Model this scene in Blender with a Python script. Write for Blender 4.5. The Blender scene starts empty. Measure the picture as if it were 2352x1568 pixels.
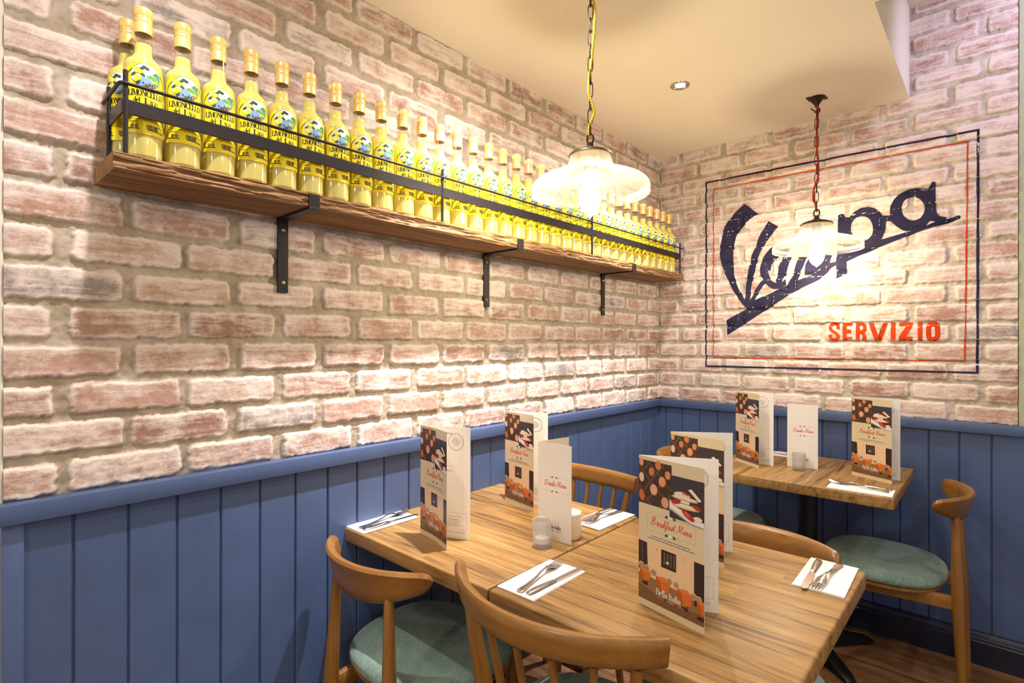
import bpy, bmesh, math, random
import numpy as np
from mathutils import Vector, Matrix
from mathutils.geometry import tessellate_polygon

random.seed(7)
LAMP, DOWN, WORLD, EXPO = 36.0, 95.0, 0.48, 0.22
PI = math.pi
scene = bpy.context.scene
COL = scene.collection


def R(d):
    return math.radians(d)


def srgb(r, g, b, a=1.0):
    def f(c):
        c /= 255.0
        return c / 12.92 if c <= 0.04045 else ((c + 0.055) / 1.055) ** 2.4
    return (f(r), f(g), f(b), a)


# ------------------------------------------------------------------ objects
def tag(o, label=None, cat=None, group=None, kind=None):
    if label:
        o['label'] = label
    if cat:
        o['category'] = cat
    if group:
        o['group'] = group
    if kind:
        o['kind'] = kind
    return o


def thing(name, label, cat, loc=(0, 0, 0), rz=0.0, group=None):
    o = bpy.data.objects.new(name, None)
    COL.objects.link(o)
    o.empty_display_size = 0.05
    o.location = loc
    o.rotation_euler = (0, 0, rz)
    return tag(o, label, cat, group)


def dup(root, loc=None, rz=None, label=None, group=None):
    r = root.copy()
    COL.objects.link(r)
    if loc is not None:
        r.location = loc
    if rz is not None:
        r.rotation_euler = (0, 0, rz)
    if label:
        r['label'] = label
    if group:
        r['group'] = group
    for ch in list(root.children):
        c = ch.copy()
        COL.objects.link(c)
        c.parent = r
        for g in list(ch.children):
            d = g.copy()
            COL.objects.link(d)
            d.parent = c
    return r


class MB:
    """collects geometry, links it as one mesh object"""

    def __init__(self):
        self.v, self.f, self.m, self.c = [], [], [], []

    def add(self, vs, fs, mi=0, col=None):
        n = len(self.v)
        self.v.extend([tuple(p) for p in vs])
        for f in fs:
            self.f.append(tuple(i + n for i in f))
            self.m.append(mi)
            self.c.append(col)

    def box(self, x0, x1, y0, y1, z0, z1, mi=0, col=None):
        vs = [(x, y, z) for x in (x0, x1) for y in (y0, y1) for z in (z0, z1)]
        fs = [(0, 1, 3, 2), (4, 6, 7, 5), (0, 4, 5, 1), (2, 3, 7, 6), (0, 2, 6, 4), (1, 5, 7, 3)]
        self.add(vs, fs, mi, col)

    def lathe(self, prof, n=48, mi=0, c=(0, 0, 0), closed=False, ripple=0.0):
        vs, fs = [], []
        for (r, z) in prof:
            for i in range(n):
                a = 2 * PI * i / n
                rr = r + (ripple * (1 if i % 2 else -1) if r > 0.03 else 0)
                vs.append((c[0] + rr * math.cos(a), c[1] + rr * math.sin(a), c[2] + z))
        m = len(prof)
        for j in range(m if closed else m - 1):
            k = (j + 1) % m
            for i in range(n):
                i2 = (i + 1) % n
                fs.append((j * n + i, j * n + i2, k * n + i2, k * n + i))
        self.add(vs, fs, mi)

    def loft(self, rings, mi=0, cap=True, closed=False):
        n = len(rings[0])
        vs = [p for r in rings for p in r]
        fs = []
        m = len(rings)
        for j in range(m if closed else m - 1):
            k = (j + 1) % m
            for i in range(n):
                i2 = (i + 1) % n
                fs.append((j * n + i, j * n + i2, k * n + i2, k * n + i))
        if cap and not closed:
            fs.append(tuple(range(n - 1, -1, -1)))
            fs.append(tuple((m - 1) * n + i for i in range(n)))
        self.add(vs, fs, mi)

    def tube(self, pts, rad, n=12, mi=0, closed=False, cap=True):
        pts = [Vector(p) for p in pts]
        m = len(pts)
        if not hasattr(rad, '__len__'):
            rad = [rad] * m
        rings = []
        up = None
        for i in range(m):
            if closed:
                t = pts[(i + 1) % m] - pts[i - 1]
            else:
                t = pts[min(i + 1, m - 1)] - pts[max(i - 1, 0)]
            t.normalize()
            if up is None:
                a = Vector((0, 0, 1)) if abs(t.z) < 0.9 else Vector((1, 0, 0))
                up = (a - t * a.dot(t)).normalized()
            else:
                up = (up - t * up.dot(t))
                up = up.normalized() if up.length > 1e-6 else Vector((1, 0, 0))
            s = t.cross(up)
            rings.append([pts[i] + (up * math.cos(2 * PI * k / n) + s * math.sin(2 * PI * k / n)) * rad[i] for k in range(n)])
        self.loft(rings, mi, cap, closed)

    def build(self, name, mats, parent=None, smooth=40, bevel=0.0, bseg=2, loc=None, subsurf=0):
        me = bpy.data.meshes.new(name)
        me.from_pydata(self.v, [], self.f)
        if not isinstance(mats, (list, tuple)):
            mats = [mats]
        for m in mats:
            me.materials.append(m)
        if len(mats) > 1:
            me.polygons.foreach_set('material_index', self.m)
        if any(c is not None for c in self.c):
            at = me.color_attributes.new('Col', 'FLOAT_COLOR', 'CORNER')
            buf = []
            for p, c in zip(me.polygons, self.c):
                c = c or (1, 1, 1, 1)
                buf.extend(list(c) * p.loop_total)
            at.data.foreach_set('color', buf)
        bm = bmesh.new()
        bm.from_mesh(me)
        if not any(c is not None for c in self.c):
            bmesh.ops.recalc_face_normals(bm, faces=bm.faces)
        if bevel:
            es = [e for e in bm.edges if len(e.link_faces) == 2 and e.calc_face_angle(0) > 0.6]
            bmesh.ops.bevel(bm, geom=es, offset=bevel, segments=bseg, profile=0.5, affect='EDGES', clamp_overlap=True)
        bm.to_mesh(me)
        bm.free()
        if smooth:
            me.shade_smooth()
            me.set_sharp_from_angle(angle=R(smooth))
        o = bpy.data.objects.new(name, me)
        COL.objects.link(o)
        if parent:
            o.parent = parent
        if loc:
            o.location = loc
        if subsurf:
            md = o.modifiers.new('sub', 'SUBSURF')
            md.levels = md.render_levels = subsurf
        return o


# ------------------------------------------------------------------ materials
class NT:
    def __init__(self, name):
        self.mat = bpy.data.materials.new(name)
        self.mat.use_nodes = True
        self.t = self.mat.node_tree
        self.t.nodes.clear()
        self.out = self.n('ShaderNodeOutputMaterial')

    def n(self, kind, **kw):
        nd = self.t.nodes.new(kind)
        for k, v in kw.items():
            if k.startswith('i_'):
                nd.inputs[k[2:].replace('_', ' ')].default_value = v
            else:
                setattr(nd, k, v)
        return nd

    def l(self, a, b):
        self.t.links.new(a, b)

    def val(self, sock, v):
        if hasattr(v, 'is_linked') or hasattr(v, 'links'):
            self.l(v, sock)
        else:
            sock.default_value = v

    def math(self, op, a, b=0.0, clamp=False):
        nd = self.n('ShaderNodeMath', operation=op, use_clamp=clamp)
        self.val(nd.inputs[0], a)
        self.val(nd.inputs[1], b)
        return nd.outputs[0]

    def mix(self, fac, a, b, blend='MIX'):
        nd = self.n('ShaderNodeMix', data_type='RGBA', blend_type=blend)
        self.val(nd.inputs[0], fac)
        self.val(nd.inputs[6], a)
        self.val(nd.inputs[7], b)
        return nd.outputs[2]

    def ramp(self, fac, stops):
        nd = self.n('ShaderNodeValToRGB')
        e = nd.color_ramp.elements
        while len(e) < len(stops):
            e.new(0.5)
        for i, (p, c) in enumerate(stops):
            e[i].position = p
            e[i].color = c if hasattr(c, '__len__') else (c, c, c, 1)
        self.l(fac, nd.inputs[0])
        return nd.outputs[0]

    def coords(self, kind='Object', scale=(1, 1, 1), loc=None):
        tc = self.n('ShaderNodeTexCoord')
        mp = self.n('ShaderNodeMapping')
        mp.inputs['Scale'].default_value = scale
        if loc is not None:
            self.val(mp.inputs['Location'], loc)
        self.l(tc.outputs[kind], mp.inputs['Vector'])
        return mp.outputs[0]

    def noise(self, vec, scale, detail=4, rough=0.55, dist=0.0):
        nd = self.n('ShaderNodeTexNoise')
        nd.inputs['Scale'].default_value = scale
        nd.inputs['Detail'].default_value = detail
        nd.inputs['Roughness'].default_value = rough
        nd.inputs['Distortion'].default_value = dist
        self.l(vec, nd.inputs['Vector'])
        return nd.outputs['Fac']

    def principled(self, **kw):
        nd = self.n('ShaderNodeBsdfPrincipled')
        for k, v in kw.items():
            self.val(nd.inputs[k.replace('_', ' ')], v)
        self.l(nd.outputs[0], self.out.inputs[0])
        return nd

    def bump(self, pr, h, strength=0.3, dist=0.002):
        b = self.n('ShaderNodeBump')
        b.inputs['Strength'].default_value = strength
        b.inputs['Distance'].default_value = dist
        self.l(h, b.inputs['Height'])
        self.l(b.outputs[0], pr.inputs['Normal'])


def simple(name, col, rough=0.5, metal=0.0, var=0.06, scale=20, bump=0.0, spec=None):
    t = NT(name)
    v = t.coords()
    nz = t.noise(v, scale)
    lo = tuple(c * (1 - var) for c in col[:3]) + (1,)
    hi = tuple(min(1, c * (1 + var)) for c in col[:3]) + (1,)
    c = t.ramp(nz, [(0.3, lo), (0.7, hi)])
    p = t.principled(Base_Color=c, Roughness=rough, Metallic=metal)
    if spec is not None:
        p.inputs['Specular IOR Level'].default_value = spec
    if bump:
        t.bump(p, nz, bump, 0.002)
    return t.mat


def wood(name, light, mid, dark, axis='X', scale=1.0, plank=0.0, rough=0.45, contrast=1.0, bump=0.12, streak=0.45, coat=0.0):
    """grain runs along `axis`"""
    t = NT(name)
    tc = t.n('ShaderNodeTexCoord')
    oi = t.n('ShaderNodeObjectInfo')
    sep = t.n('ShaderNodeSeparateXYZ')
    t.l(tc.outputs['Object'], sep.inputs[0])
    a = {'X': 0, 'Y': 1, 'Z': 2}[axis]
    order = [a] + [i for i in range(3) if i != a]
    along, cross, other = [sep.outputs[i] for i in order]
    off = t.math('MULTIPLY', oi.outputs['Random'], 37.0)
    if plank:
        pid = t.math('FLOOR', t.math('DIVIDE', cross, plank))
        wn = t.n('ShaderNodeTexWhiteNoise', noise_dimensions='1D')
        t.l(t.math('ADD', pid, off), wn.inputs['W'])
        rnd = wn.outputs['Value']
        off2 = t.math('ADD', off, t.math('MULTIPLY', rnd, 19.0))
        # staves: each plank strip is broken into lengths
        stave = t.math('FLOOR', t.math('ADD', t.math('DIVIDE', along, 0.9), t.math('MULTIPLY', rnd, 7.0)))
        wn2 = t.n('ShaderNodeTexWhiteNoise', noise_dimensions='2D')
        cb0 = t.n('ShaderNodeCombineXYZ')
        t.l(stave, cb0.inputs[0])
        t.l(t.math('ADD', pid, off), cb0.inputs[1])
        t.l(cb0.outputs[0], wn2.inputs['Vector'])
        rnd2 = wn2.outputs['Value']
        off2 = t.math('ADD', off2, t.math('MULTIPLY', rnd2, 11.0))
    else:
        rnd2 = None
        off2 = off
    cb = t.n('ShaderNodeCombineXYZ')
    t.l(t.math('ADD', t.math('MULTIPLY', along, (2.3 if plank else 1.6) * scale), off2), cb.inputs[0])
    t.l(t.math('MULTIPLY', cross, (36.0 if plank else 22.0) * scale), cb.inputs[1])
    t.l(t.math('MULTIPLY', other, 22.0 * scale), cb.inputs[2])
    n1 = t.noise(cb.outputs[0], 1.0, 5, 0.6, 0.9)
    cb2 = t.n('ShaderNodeCombineXYZ')
    t.l(t.math('ADD', t.math('MULTIPLY', along, (9.0 if plank else 7.0) * scale), off2), cb2.inputs[0])
    t.l(t.math('MULTIPLY', cross, 190.0 * scale), cb2.inputs[1])
    t.l(t.math('MULTIPLY', other, 190.0 * scale), cb2.inputs[2])
    n2 = t.noise(cb2.outputs[0], 1.0, 3, 0.6, 0.3)
    g = t.math('ADD', t.math('MULTIPLY', n1, 1 - streak), t.math('MULTIPLY', n2, streak))
    if rnd2 is not None:
        g = t.math('ADD', g, t.math('MULTIPLY', t.math('SUBTRACT', rnd2, 0.5), 0.08))
    lo, hi = 0.5 - 0.17 / contrast, 0.5 + 0.13 / contrast
    c = t.ramp(g, [(lo, dark), (0.5 - 0.04, mid), (hi, light)])
    p = t.principled(Base_Color=c, Roughness=rough)
    if coat:
        p.inputs['Coat Weight'].default_value = coat
        p.inputs['Coat Roughness'].default_value = 0.25
    t.bump(p, g, bump, 0.002)
    return t.mat


def printed():
    t = NT('printed_paper')
    at = t.n('ShaderNodeAttribute', attribute_name='Col')
    v = t.coords()
    nz = t.noise(v, 260.0, 3)
    c = t.mix(0.10, at.outputs['Color'], t.ramp(nz, [(0.3, (0.35, 0.35, 0.35, 1)), (0.7, (1, 1, 1, 1))]), 'MULTIPLY')
    t.principled(Base_Color=c, Roughness=0.38)
    return t.mat


def brick_mat(name, bcols, lime, mortar, grey, mlime=0.3):
    t = NT(name)
    at = t.n('ShaderNodeAttribute', attribute_name='bk')
    sp = t.n('ShaderNodeSeparateColor')
    t.l(at.outputs['Color'], sp.inputs[0])
    mask, tone, lm = sp.outputs
    gr = at.outputs['Alpha']
    g0 = t.coords('Object')
    fine = t.noise(g0, 90.0, 5, 0.65)
    speck = t.noise(g0, 420.0, 3, 0.7)
    hz = t.coords('Object', (9, 9, 62))
    streak = t.noise(hz, 1.0, 5, 0.65, 0.8)
    big = t.noise(g0, 13.0, 4, 0.6)
    bc = t.ramp(tone, [(0.0, bcols[0]), (0.5, bcols[1]), (1.0, bcols[2])])
    bc = t.mix(gr, bc, grey)
    bc = t.mix(0.42, bc, t.ramp(fine, [(0.3, (0.55, 0.52, 0.5, 1)), (0.62, (1, 1, 1, 1))]), 'MULTIPLY')
    # limewash: brushed on, thicker where the vertex data says so
    la = t.math('ADD', t.math('MULTIPLY', lm, 1.05), t.math('ADD', t.math('MULTIPLY', t.math('SUBTRACT', streak, 0.5), 1.5), t.math('MULTIPLY', t.math('SUBTRACT', big, 0.5), 1.5)))
    la = t.math('ADD', la, t.math('MULTIPLY', t.math('SUBTRACT', speck, 0.5), 0.7))
    la = t.math('ADD', la, t.math('MULTIPLY', t.math('SUBTRACT', fine, 0.5), 0.5))
    la = t.ramp(la, [(0.0, 0.12), (0.26, 0.48), (0.64, 0.97)])
    bc = t.mix(la, bc, lime)
    mo = t.mix(0.5, mortar, t.ramp(fine, [(0.3, (0.6, 0.58, 0.54, 1)), (0.65, (1, 1, 1, 1))]), 'MULTIPLY')
    mo = t.mix(t.ramp(big, [(0.42, 0.0), (0.62, mlime)]), mo, lime)
    c = t.mix(mask, mo, bc)
    p = t.principled(Base_Color=c, Roughness=0.9)
    p.inputs['Specular IOR Level'].default_value = 0.25
    h = t.math('ADD', t.math('MULTIPLY', fine, 0.7), t.math('MULTIPLY', speck, 0.4))
    t.bump(p, h, 0.55, 0.004)
    return t.mat


def glassy(name, tint, gloss=0.12, diffuse=0.0, dcol=(1, 1, 1, 1), transl=0.0, rough=0.04, edge=0.0):
    t = NT(name)
    tr = t.n('ShaderNodeBsdfTransparent')
    tr.inputs[0].default_value = tint
    gl = t.n('ShaderNodeBsdfGlossy')
    gl.inputs['Roughness'].default_value = rough
    fr = t.n('ShaderNodeLayerWeight')
    fr.inputs['Blend'].default_value = 0.25
    f = t.math('ADD', t.math('MULTIPLY', fr.outputs['Facing'], 0.35), gloss, True)
    m = t.n('ShaderNodeMixShader')
    t.l(f, m.inputs[0])
    t.l(tr.outputs[0], m.inputs[1])
    t.l(gl.outputs[0], m.inputs[2])
    last = m
    if diffuse:
        d = t.n('ShaderNodeBsdfDiffuse')
        d.inputs[0].default_value = dcol
        tl = t.n('ShaderNodeBsdfTranslucent')
        tl.inputs[0].default_value = dcol
        a = t.n('ShaderNodeMixShader')
        a.inputs[0].default_value = transl
        t.l(d.outputs[0], a.inputs[1])
        t.l(tl.outputs[0], a.inputs[2])
        b = t.n('ShaderNodeMixShader')
        b.inputs[0].default_value = diffuse
        if edge:
            t.l(t.math('ADD', t.math('MULTIPLY', t.math('POWER', fr.outputs['Facing'], 2.0), edge), diffuse, True), b.inputs[0])
        t.l(m.outputs[0], b.inputs[1])
        t.l(a.outputs[0], b.inputs[2])
        last = b
    t.l(last.outputs[0], t.out.inputs[0])
    return t.mat


def cloudy(name, col, transl=0.5, gloss=0.05):
    t = NT(name)
    v = t.coords()
    nz = t.noise(v, 18.0, 2)
    c = t.mix(0.12, col, t.ramp(nz, [(0.3, (0.8, 0.8, 0.75, 1)), (0.7, (1, 1, 1, 1))]), 'MULTIPLY')
    d = t.n('ShaderNodeBsdfDiffuse')
    tl = t.n('ShaderNodeBsdfTranslucent')
    t.l(c, d.inputs[0])
    t.l(c, tl.inputs[0])
    a = t.n('ShaderNodeMixShader')
    a.inputs[0].default_value = transl
    t.l(d.outputs[0], a.inputs[1])
    t.l(tl.outputs[0], a.inputs[2])
    g = t.n('ShaderNodeBsdfGlossy')
    g.inputs['Roughness'].default_value = 0.15
    b = t.n('ShaderNodeMixShader')
    b.inputs[0].default_value = gloss
    t.l(a.outputs[0], b.inputs[1])
    t.l(g.outputs[0], b.inputs[2])
    t.l(b.outputs[0], t.out.inputs[0])
    return t.mat


def emit(name, col, s):
    t = NT(name)
    e = t.n('ShaderNodeEmission')
    e.inputs[0].default_value = col
    e.inputs[1].default_value = s
    t.l(e.outputs[0], t.out.inputs[0])
    return t.mat


def paint_worn(name, col):
    t = NT(name)
    g = t.coords('Object')
    a = t.noise(g, 110.0, 4, 0.7)
    b = t.noise(g, 9.0, 3, 0.5)
    c = t.ramp(b, [(0.3, tuple(x * 0.8 for x in col[:3]) + (1,)), (0.7, tuple(min(1, x * 1.35 + 0.006) for x in col[:3]) + (1,))])
    d = t.n('ShaderNodeBsdfDiffuse')
    t.l(c, d.inputs[0])
    tr = t.n('ShaderNodeBsdfTransparent')
    m = t.n('ShaderNodeMixShader')
    w = t.math('ADD', a, t.math('MULTIPLY', t.math('SUBTRACT', b, 0.5), 0.25))
    at = t.n('ShaderNodeAttribute', attribute_name='Col')
    w = t.math('ADD', w, t.math('MULTIPLY', at.outputs['Fac'], 0.13))
    t.l(t.ramp(w, [(0.695, 0.0), (0.73, 0.9)]), m.inputs[0])
    t.l(d.outputs[0], m.inputs[1])
    t.l(tr.outputs[0], m.inputs[2])
    t.l(m.outputs[0], t.out.inputs[0])
    return t.mat


def fabric(name, c1, c2):
    t = NT(name)
    g = t.coords('Object')
    a = t.noise(t.coords('Object', (60, 900, 60)), 1.0, 3, 0.6)
    b = t.noise(t.coords('Object', (900, 60, 60)), 1.0, 3, 0.6)
    w = t.math('MULTIPLY', t.math('ADD', a, b), 0.5)
    big = t.noise(g, 10.0, 3)
    w2 = t.math('ADD', t.math('MULTIPLY', w, 0.75), t.math('MULTIPLY', big, 0.25))
    c = t.ramp(w2, [(0.36, c1), (0.62, c2)])
    p = t.principled(Base_Color=c, Roughness=0.95)
    p.inputs['Specular IOR Level'].default_value = 0.15
    p.inputs['Sheen Weight'].default_value = 0.25
    t.bump(p, w, 0.5, 0.001)
    return t.mat


M = {}
M['brickL'] = brick_mat('brick_warm', [srgb(154, 108, 88), srgb(176, 134, 112), srgb(190, 153, 134)], srgb(233, 219, 208), srgb(174, 160, 138), srgb(132, 128, 124))
M['brickR'] = brick_mat('brick_limewashed', [srgb(158, 108, 88), srgb(180, 134, 112), srgb(194, 153, 134)], srgb(233, 219, 208), srgb(186, 175, 154), srgb(132, 128, 124), 0.65)
M['plaster'] = simple('white_plaster', srgb(226, 220, 206), 0.85, var=0.03, scale=30, bump=0.1)
M['green'] = simple('green_paint', srgb(176, 182, 146), 0.7, var=0.02)
M['ceil'] = simple('ceiling_paint', srgb(240, 230, 212), 0.9, var=0.012, scale=3)
M['blue'] = simple('blue_paint', srgb(74, 93, 130), 0.40, var=0.07, scale=9, bump=0.03)
M['navy'] = simple('navy_gloss_paint', srgb(30, 34, 52), 0.3, var=0.08, scale=9)
M['floor'] = wood('floor_boards', srgb(150, 110, 74), srgb(114, 80, 50), srgb(70, 48, 32), 'X', 0.5, 0.16, 0.45, 0.9)
M['table'] = wood('oak_table_top', srgb(176, 139, 84), srgb(144, 109, 60), srgb(76, 54, 28), 'X', 0.8, 0.118, 0.42, 0.95, 0.1, 0.42)
M['shelf'] = wood('reclaimed_plank', srgb(168, 130, 82), srgb(126, 90, 52), srgb(58, 40, 24), 'Y', 0.9, 0, 0.75, 0.8, 0.8, 0.55)
M['chair'] = wood('stained_beech', srgb(166, 118, 52), srgb(134, 91, 36), srgb(92, 60, 24), 'X', 0.5, 0, 0.33, 0.55, 0.03, 0.3, 0.25)
M['chairz'] = wood('stained_beech_upright', srgb(166, 118, 52), srgb(134, 91, 36), srgb(92, 60, 24), 'Z', 0.5, 0, 0.33, 0.55, 0.03, 0.3, 0.25)
M['fabric'] = fabric('sage_green_weave', srgb(82, 108, 98), srgb(146, 172, 158))
M['iron'] = simple('black_iron', srgb(44, 40, 40), 0.42, 0.55, var=0.15, scale=40)
M['bronze'] = simple('dark_bronze', srgb(62, 48, 36), 0.4, 0.75, var=0.12, scale=60)
M['black'] = simple('black_cast_metal', srgb(20, 19, 20), 0.4, 0.3, var=0.1, scale=30)
M['screw'] = simple('brass_screw', srgb(190, 164, 110), 0.3, 0.9)
M['gold'] = simple('gold_cap', srgb(232, 200, 122), 0.34, 0.4, var=0.05)
M['rosegold'] = simple('copper_gold_cap', srgb(240, 186, 132), 0.34, 0.4, var=0.05)
M['glass'] = glassy('clear_bottle_glass', (0.97, 0.98, 0.96, 1), 0.05)
M['liquid'] = cloudy('cloudy_lemon_liqueur', srgb(255, 240, 134), 0.35)
M['print'] = printed()
M['paper'] = simple('white_card', srgb(240, 234, 224), 0.5, var=0.02)
M['napkin'] = simple('white_paper_napkin', srgb(244, 240, 236), 0.8, var=0.02, scale=80, bump=0.15)
M['steel'] = simple('polished_steel', srgb(200, 196, 190), 0.16, 1.0, var=0.03)
M['chrome'] = simple('satin_chrome', srgb(205, 200, 195), 0.22, 1.0, var=0.03)
M['shade'] = glassy('ribbed_glass', (0.97, 0.95, 0.91, 1), 0.05, 0.030, srgb(252, 246, 232), 0.55, 0.22, 0.42)
M['bulbglass'] = glassy('bulb_glass', (0.98, 0.96, 0.92, 1), 0.05, 0.10, srgb(255, 248, 236), 0.7)
M['filament'] = emit('lit_filament', (1.0, 0.80, 0.50, 1), 90.0)
M['spotlens'] = emit('lit_spot_lens', (1.0, 0.95, 0.92, 1), 14.0)
M['cordY'] = simple('yellow_braid', srgb(214, 182, 30), 0.8, var=0.12, scale=300)
M['cordR'] = simple('red_braid', srgb(168, 34, 18), 0.8, var=0.12, scale=300)
M['frost'] = glassy('frosted_glass', (0.85, 0.85, 0.85, 1), 0.03, 0.42, srgb(240, 238, 234), 0.5, 0.35)
M['wax'] = cloudy('white_wax', srgb(246, 244, 238), 0.35)
M['ceramic'] = simple('white_glazed_ceramic', srgb(238, 230, 214), 0.15, var=0.015)
M['muralN'] = paint_worn('navy_wall_paint', srgb(46, 43, 64))
M['muralR'] = paint_worn('red_wall_paint', srgb(196, 62, 22))

# ------------------------------------------------------------------ camera
CX, CY, CZ = 1.5156, -2.9781, 1.33
yaw, roll, fpx = 0.7364, 0.0016, 1234.613
fw = Vector((-math.sin(yaw), math.cos(yaw), 0))
rt = Vector((math.cos(yaw), math.sin(yaw), 0))
up = Vector((0, 0, 1))
r2 = rt * math.cos(roll) + up * math.sin(roll)
u2 = up * math.cos(roll) - rt * math.sin(roll)
cam_d = bpy.data.cameras.new('camera')
cam = bpy.data.objects.new('camera', cam_d)
COL.objects.link(cam)
cam.matrix_world = Matrix(((r2.x, u2.x, -fw.x, CX), (r2.y, u2.y, -fw.y, CY), (r2.z, u2.z, -fw.z, CZ), (0, 0, 0, 1)))
cam_d.sensor_width = 36.0
cam_d.lens = 36.0 * fpx / 2352.0
cam_d.shift_y = 2.07 / 2352.0
cam_d.clip_start = 0.02
#ZOOM#
scene.camera = cam

# ------------------------------------------------------------------ noise for the brickwork
def hash2(ix, iy, seed):
    h = (ix.astype(np.int64) * 374761393 + iy.astype(np.int64) * 668265263 + seed * 974711) & 0xffffffff
    h = ((h ^ (h >> 13)) * 1274126177) & 0xffffffff
    h = (h ^ (h >> 16)) & 0xffffffff
    return h.astype(np.float64) / 4294967295.0


def vnoise(x, y, seed=0):
    x0, y0 = np.floor(x), np.floor(y)
    fx, fy = x - x0, y - y0
    fx, fy = fx * fx * (3 - 2 * fx), fy * fy * (3 - 2 * fy)
    a = hash2(x0, y0, seed)
    b = hash2(x0 + 1, y0, seed)
    c = hash2(x0, y0 + 1, seed)
    d = hash2(x0 + 1, y0 + 1, seed)
    return (a * (1 - fx) + b * fx) * (1 - fy) + (c * (1 - fx) + d * fx) * fy


def fbm(x, y, seed=0, oct=4):
    s, a, t = 0, 0.5, 0
    for i in range(oct):
        s = s + a * vnoise(x * 2 ** i, y * 2 ** i, seed + i * 17)
        t += a
        a *= 0.55
    return s / t


PITCH, V0 = 0.0853, 0.9905


def bricks(u, v, off_even, off_odd, blen, seed):
    """height (m), mask, tone, lime, grey for wall coordinates u (along), v (up)"""
    wu = u + (fbm(u * 45, v * 45, seed + 1, 3) - 0.5) * 0.010
    wv = v + (fbm(u * 40, v * 40, seed + 2, 3) - 0.5) * 0.010 + (vnoise(u * 2.2, v * 9, seed + 3) - 0.5) * 0.006
    k = np.floor((wv - V0) / PITCH)
    off = np.where(k % 2 == 0, off_even, off_odd)
    i = np.floor((wu - off) / blen)
    r1, r2_, r3, r4, r5 = [hash2(i, k, seed + s) for s in (11, 23, 37, 53, 71)]
    lu = (wu - off) - (i + 0.5) * blen + (r1 - 0.5) * 0.010
    lv = wv - V0 - (k + 0.5) * PITCH + (r2_ - 0.5) * 0.005
    hw = blen * 0.5 - 0.0115 - 0.004 * r3
    hh = PITCH * 0.5 - 0.0085 - 0.003 * r4
    rr = 0.011
    qx, qy = np.abs(lu) - (hw - rr), np.abs(lv) - (hh - rr)
    d = np.hypot(np.maximum(qx, 0), np.maximum(qy, 0)) + np.minimum(np.maximum(qx, qy), 0) - rr
    d = d + (fbm(u * 110, v * 110, seed + 5, 3) - 0.5) * 0.007
    s = np.clip((0.0025 - d) / 0.0050, 0, 1)
    mask = s * s * (3 - 2 * s)
    nz = fbm(u * 60, v * 60, seed + 6, 4) - 0.5
    fine = fbm(u * 170, v * 170, seed + 9, 2) - 0.5
    face = 0.0100 + (r5 - 0.5) * 0.004 + lv * (r1 - 0.5) * 0.08 + nz * 0.0035 + fine * 0.0012
    mort = 0.0012 + nz * 0.007 + (vnoise(u * 9, v * 9, seed + 8) - 0.5) * 0.005 + fine * 0.002
    mort = np.minimum(mort, face + 0.001)
    h = mort * (1 - mask) + face * mask
    tone = hash2(i, k, seed + 91)
    edge = np.clip(1 - (-d) / 0.016, 0, 1)
    low = np.clip(lv / hh, -1, 1)
    lime = 0.30 * hash2(i, k, seed + 97) + 0.48 * edge ** 1.3 + 0.10 * low + 0.30 * (fbm(u * 9, v * 16, seed + 13, 3) - 0.5)
    grey = (hash2(i, k, seed + 131) > 0.965).astype(float) * 0.85
    return h, mask, tone, np.clip(lime, 0, 1), grey


def brick_obj(name, us, vs, args, place, keep=None, limeboost=None):
    U, V = np.meshgrid(us, vs)
    h, mask, tone, lime, grey = bricks(U, V, *args)
    if limeboost is not None:
        lime = np.clip(lime + limeboost(U, V), 0, 1)
    ny, nx = U.shape
    co = place(U, V, h).reshape(-1, 3)
    idx = np.arange(nx * ny).reshape(ny, nx)
    q = np.stack([idx[:-1, :-1], idx[:-1, 1:], idx[1:, 1:], idx[1:, :-1]], -1).reshape(-1, 4)
    if keep is not None:
        uc = (U[:-1, :-1] + U[1:, 1:]).ravel() / 2
        vc = (V[:-1, :-1] + V[1:, 1:]).ravel() / 2
        q = q[keep(uc, vc)]
    me = bpy.data.meshes.new(name)
    me.vertices.add(len(co))
    me.vertices.foreach_set('co', co.ravel())
    me.loops.add(q.size)
    me.loops.foreach_set('vertex_index', q.ravel().astype(np.int32))
    me.polygons.add(len(q))
    me.polygons.foreach_set('loop_start', np.arange(0, q.size, 4, dtype=np.int32))
    me.update(calc_edges=True)
    at = me.color_attributes.new('bk', 'FLOAT_COLOR', 'POINT')
    at.data.foreach_set('color', np.stack([mask, tone, lime, grey], -1).ravel().astype(np.float32))
    me.shade_smooth()
    o = bpy.data.objects.new(name, me)
    COL.objects.link(o)
    return o


YEND = -2.862
ARG_L = (-0.135, -0.255, 0.2395, 5)
ARG_R = (0.14, 0.2435, 0.2445, 40)
ST = 0.0038
ROOM = {}
wl = brick_obj('wall_left', np.arange(YEND, 0.004, ST), np.arange(0.97, 2.432, ST), ARG_L,
               lambda u, v, h: np.stack([h - 0.008, u, v], -1),
               limeboost=lambda u, v: 0.06 + 0.08 * np.clip((v - 1.8) / 0.4, 0, 1) + 0 * u)
wl.data.materials.append(M['brickL'])
tag(wl, kind='structure')
wb = brick_obj('wall_back', np.arange(-0.002, 1.574, ST), np.arange(0.97, 2.85, ST), ARG_R,
               lambda u, v, h: np.stack([u, 0.008 - h, v], -1),
               keep=lambda u, v: (v < 2.435) | (u > 1.212),
               limeboost=lambda u, v: 0.10 + 0.10 * np.clip((v - 1.5) / 0.9, 0, 1) + 0 * u)
wb.data.materials.append(M['brickR'])
tag(wb, kind='structure')


def struct(name, mb, mat, **kw):
    return tag(mb.build(name, mat, **kw), kind='structure')


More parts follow.
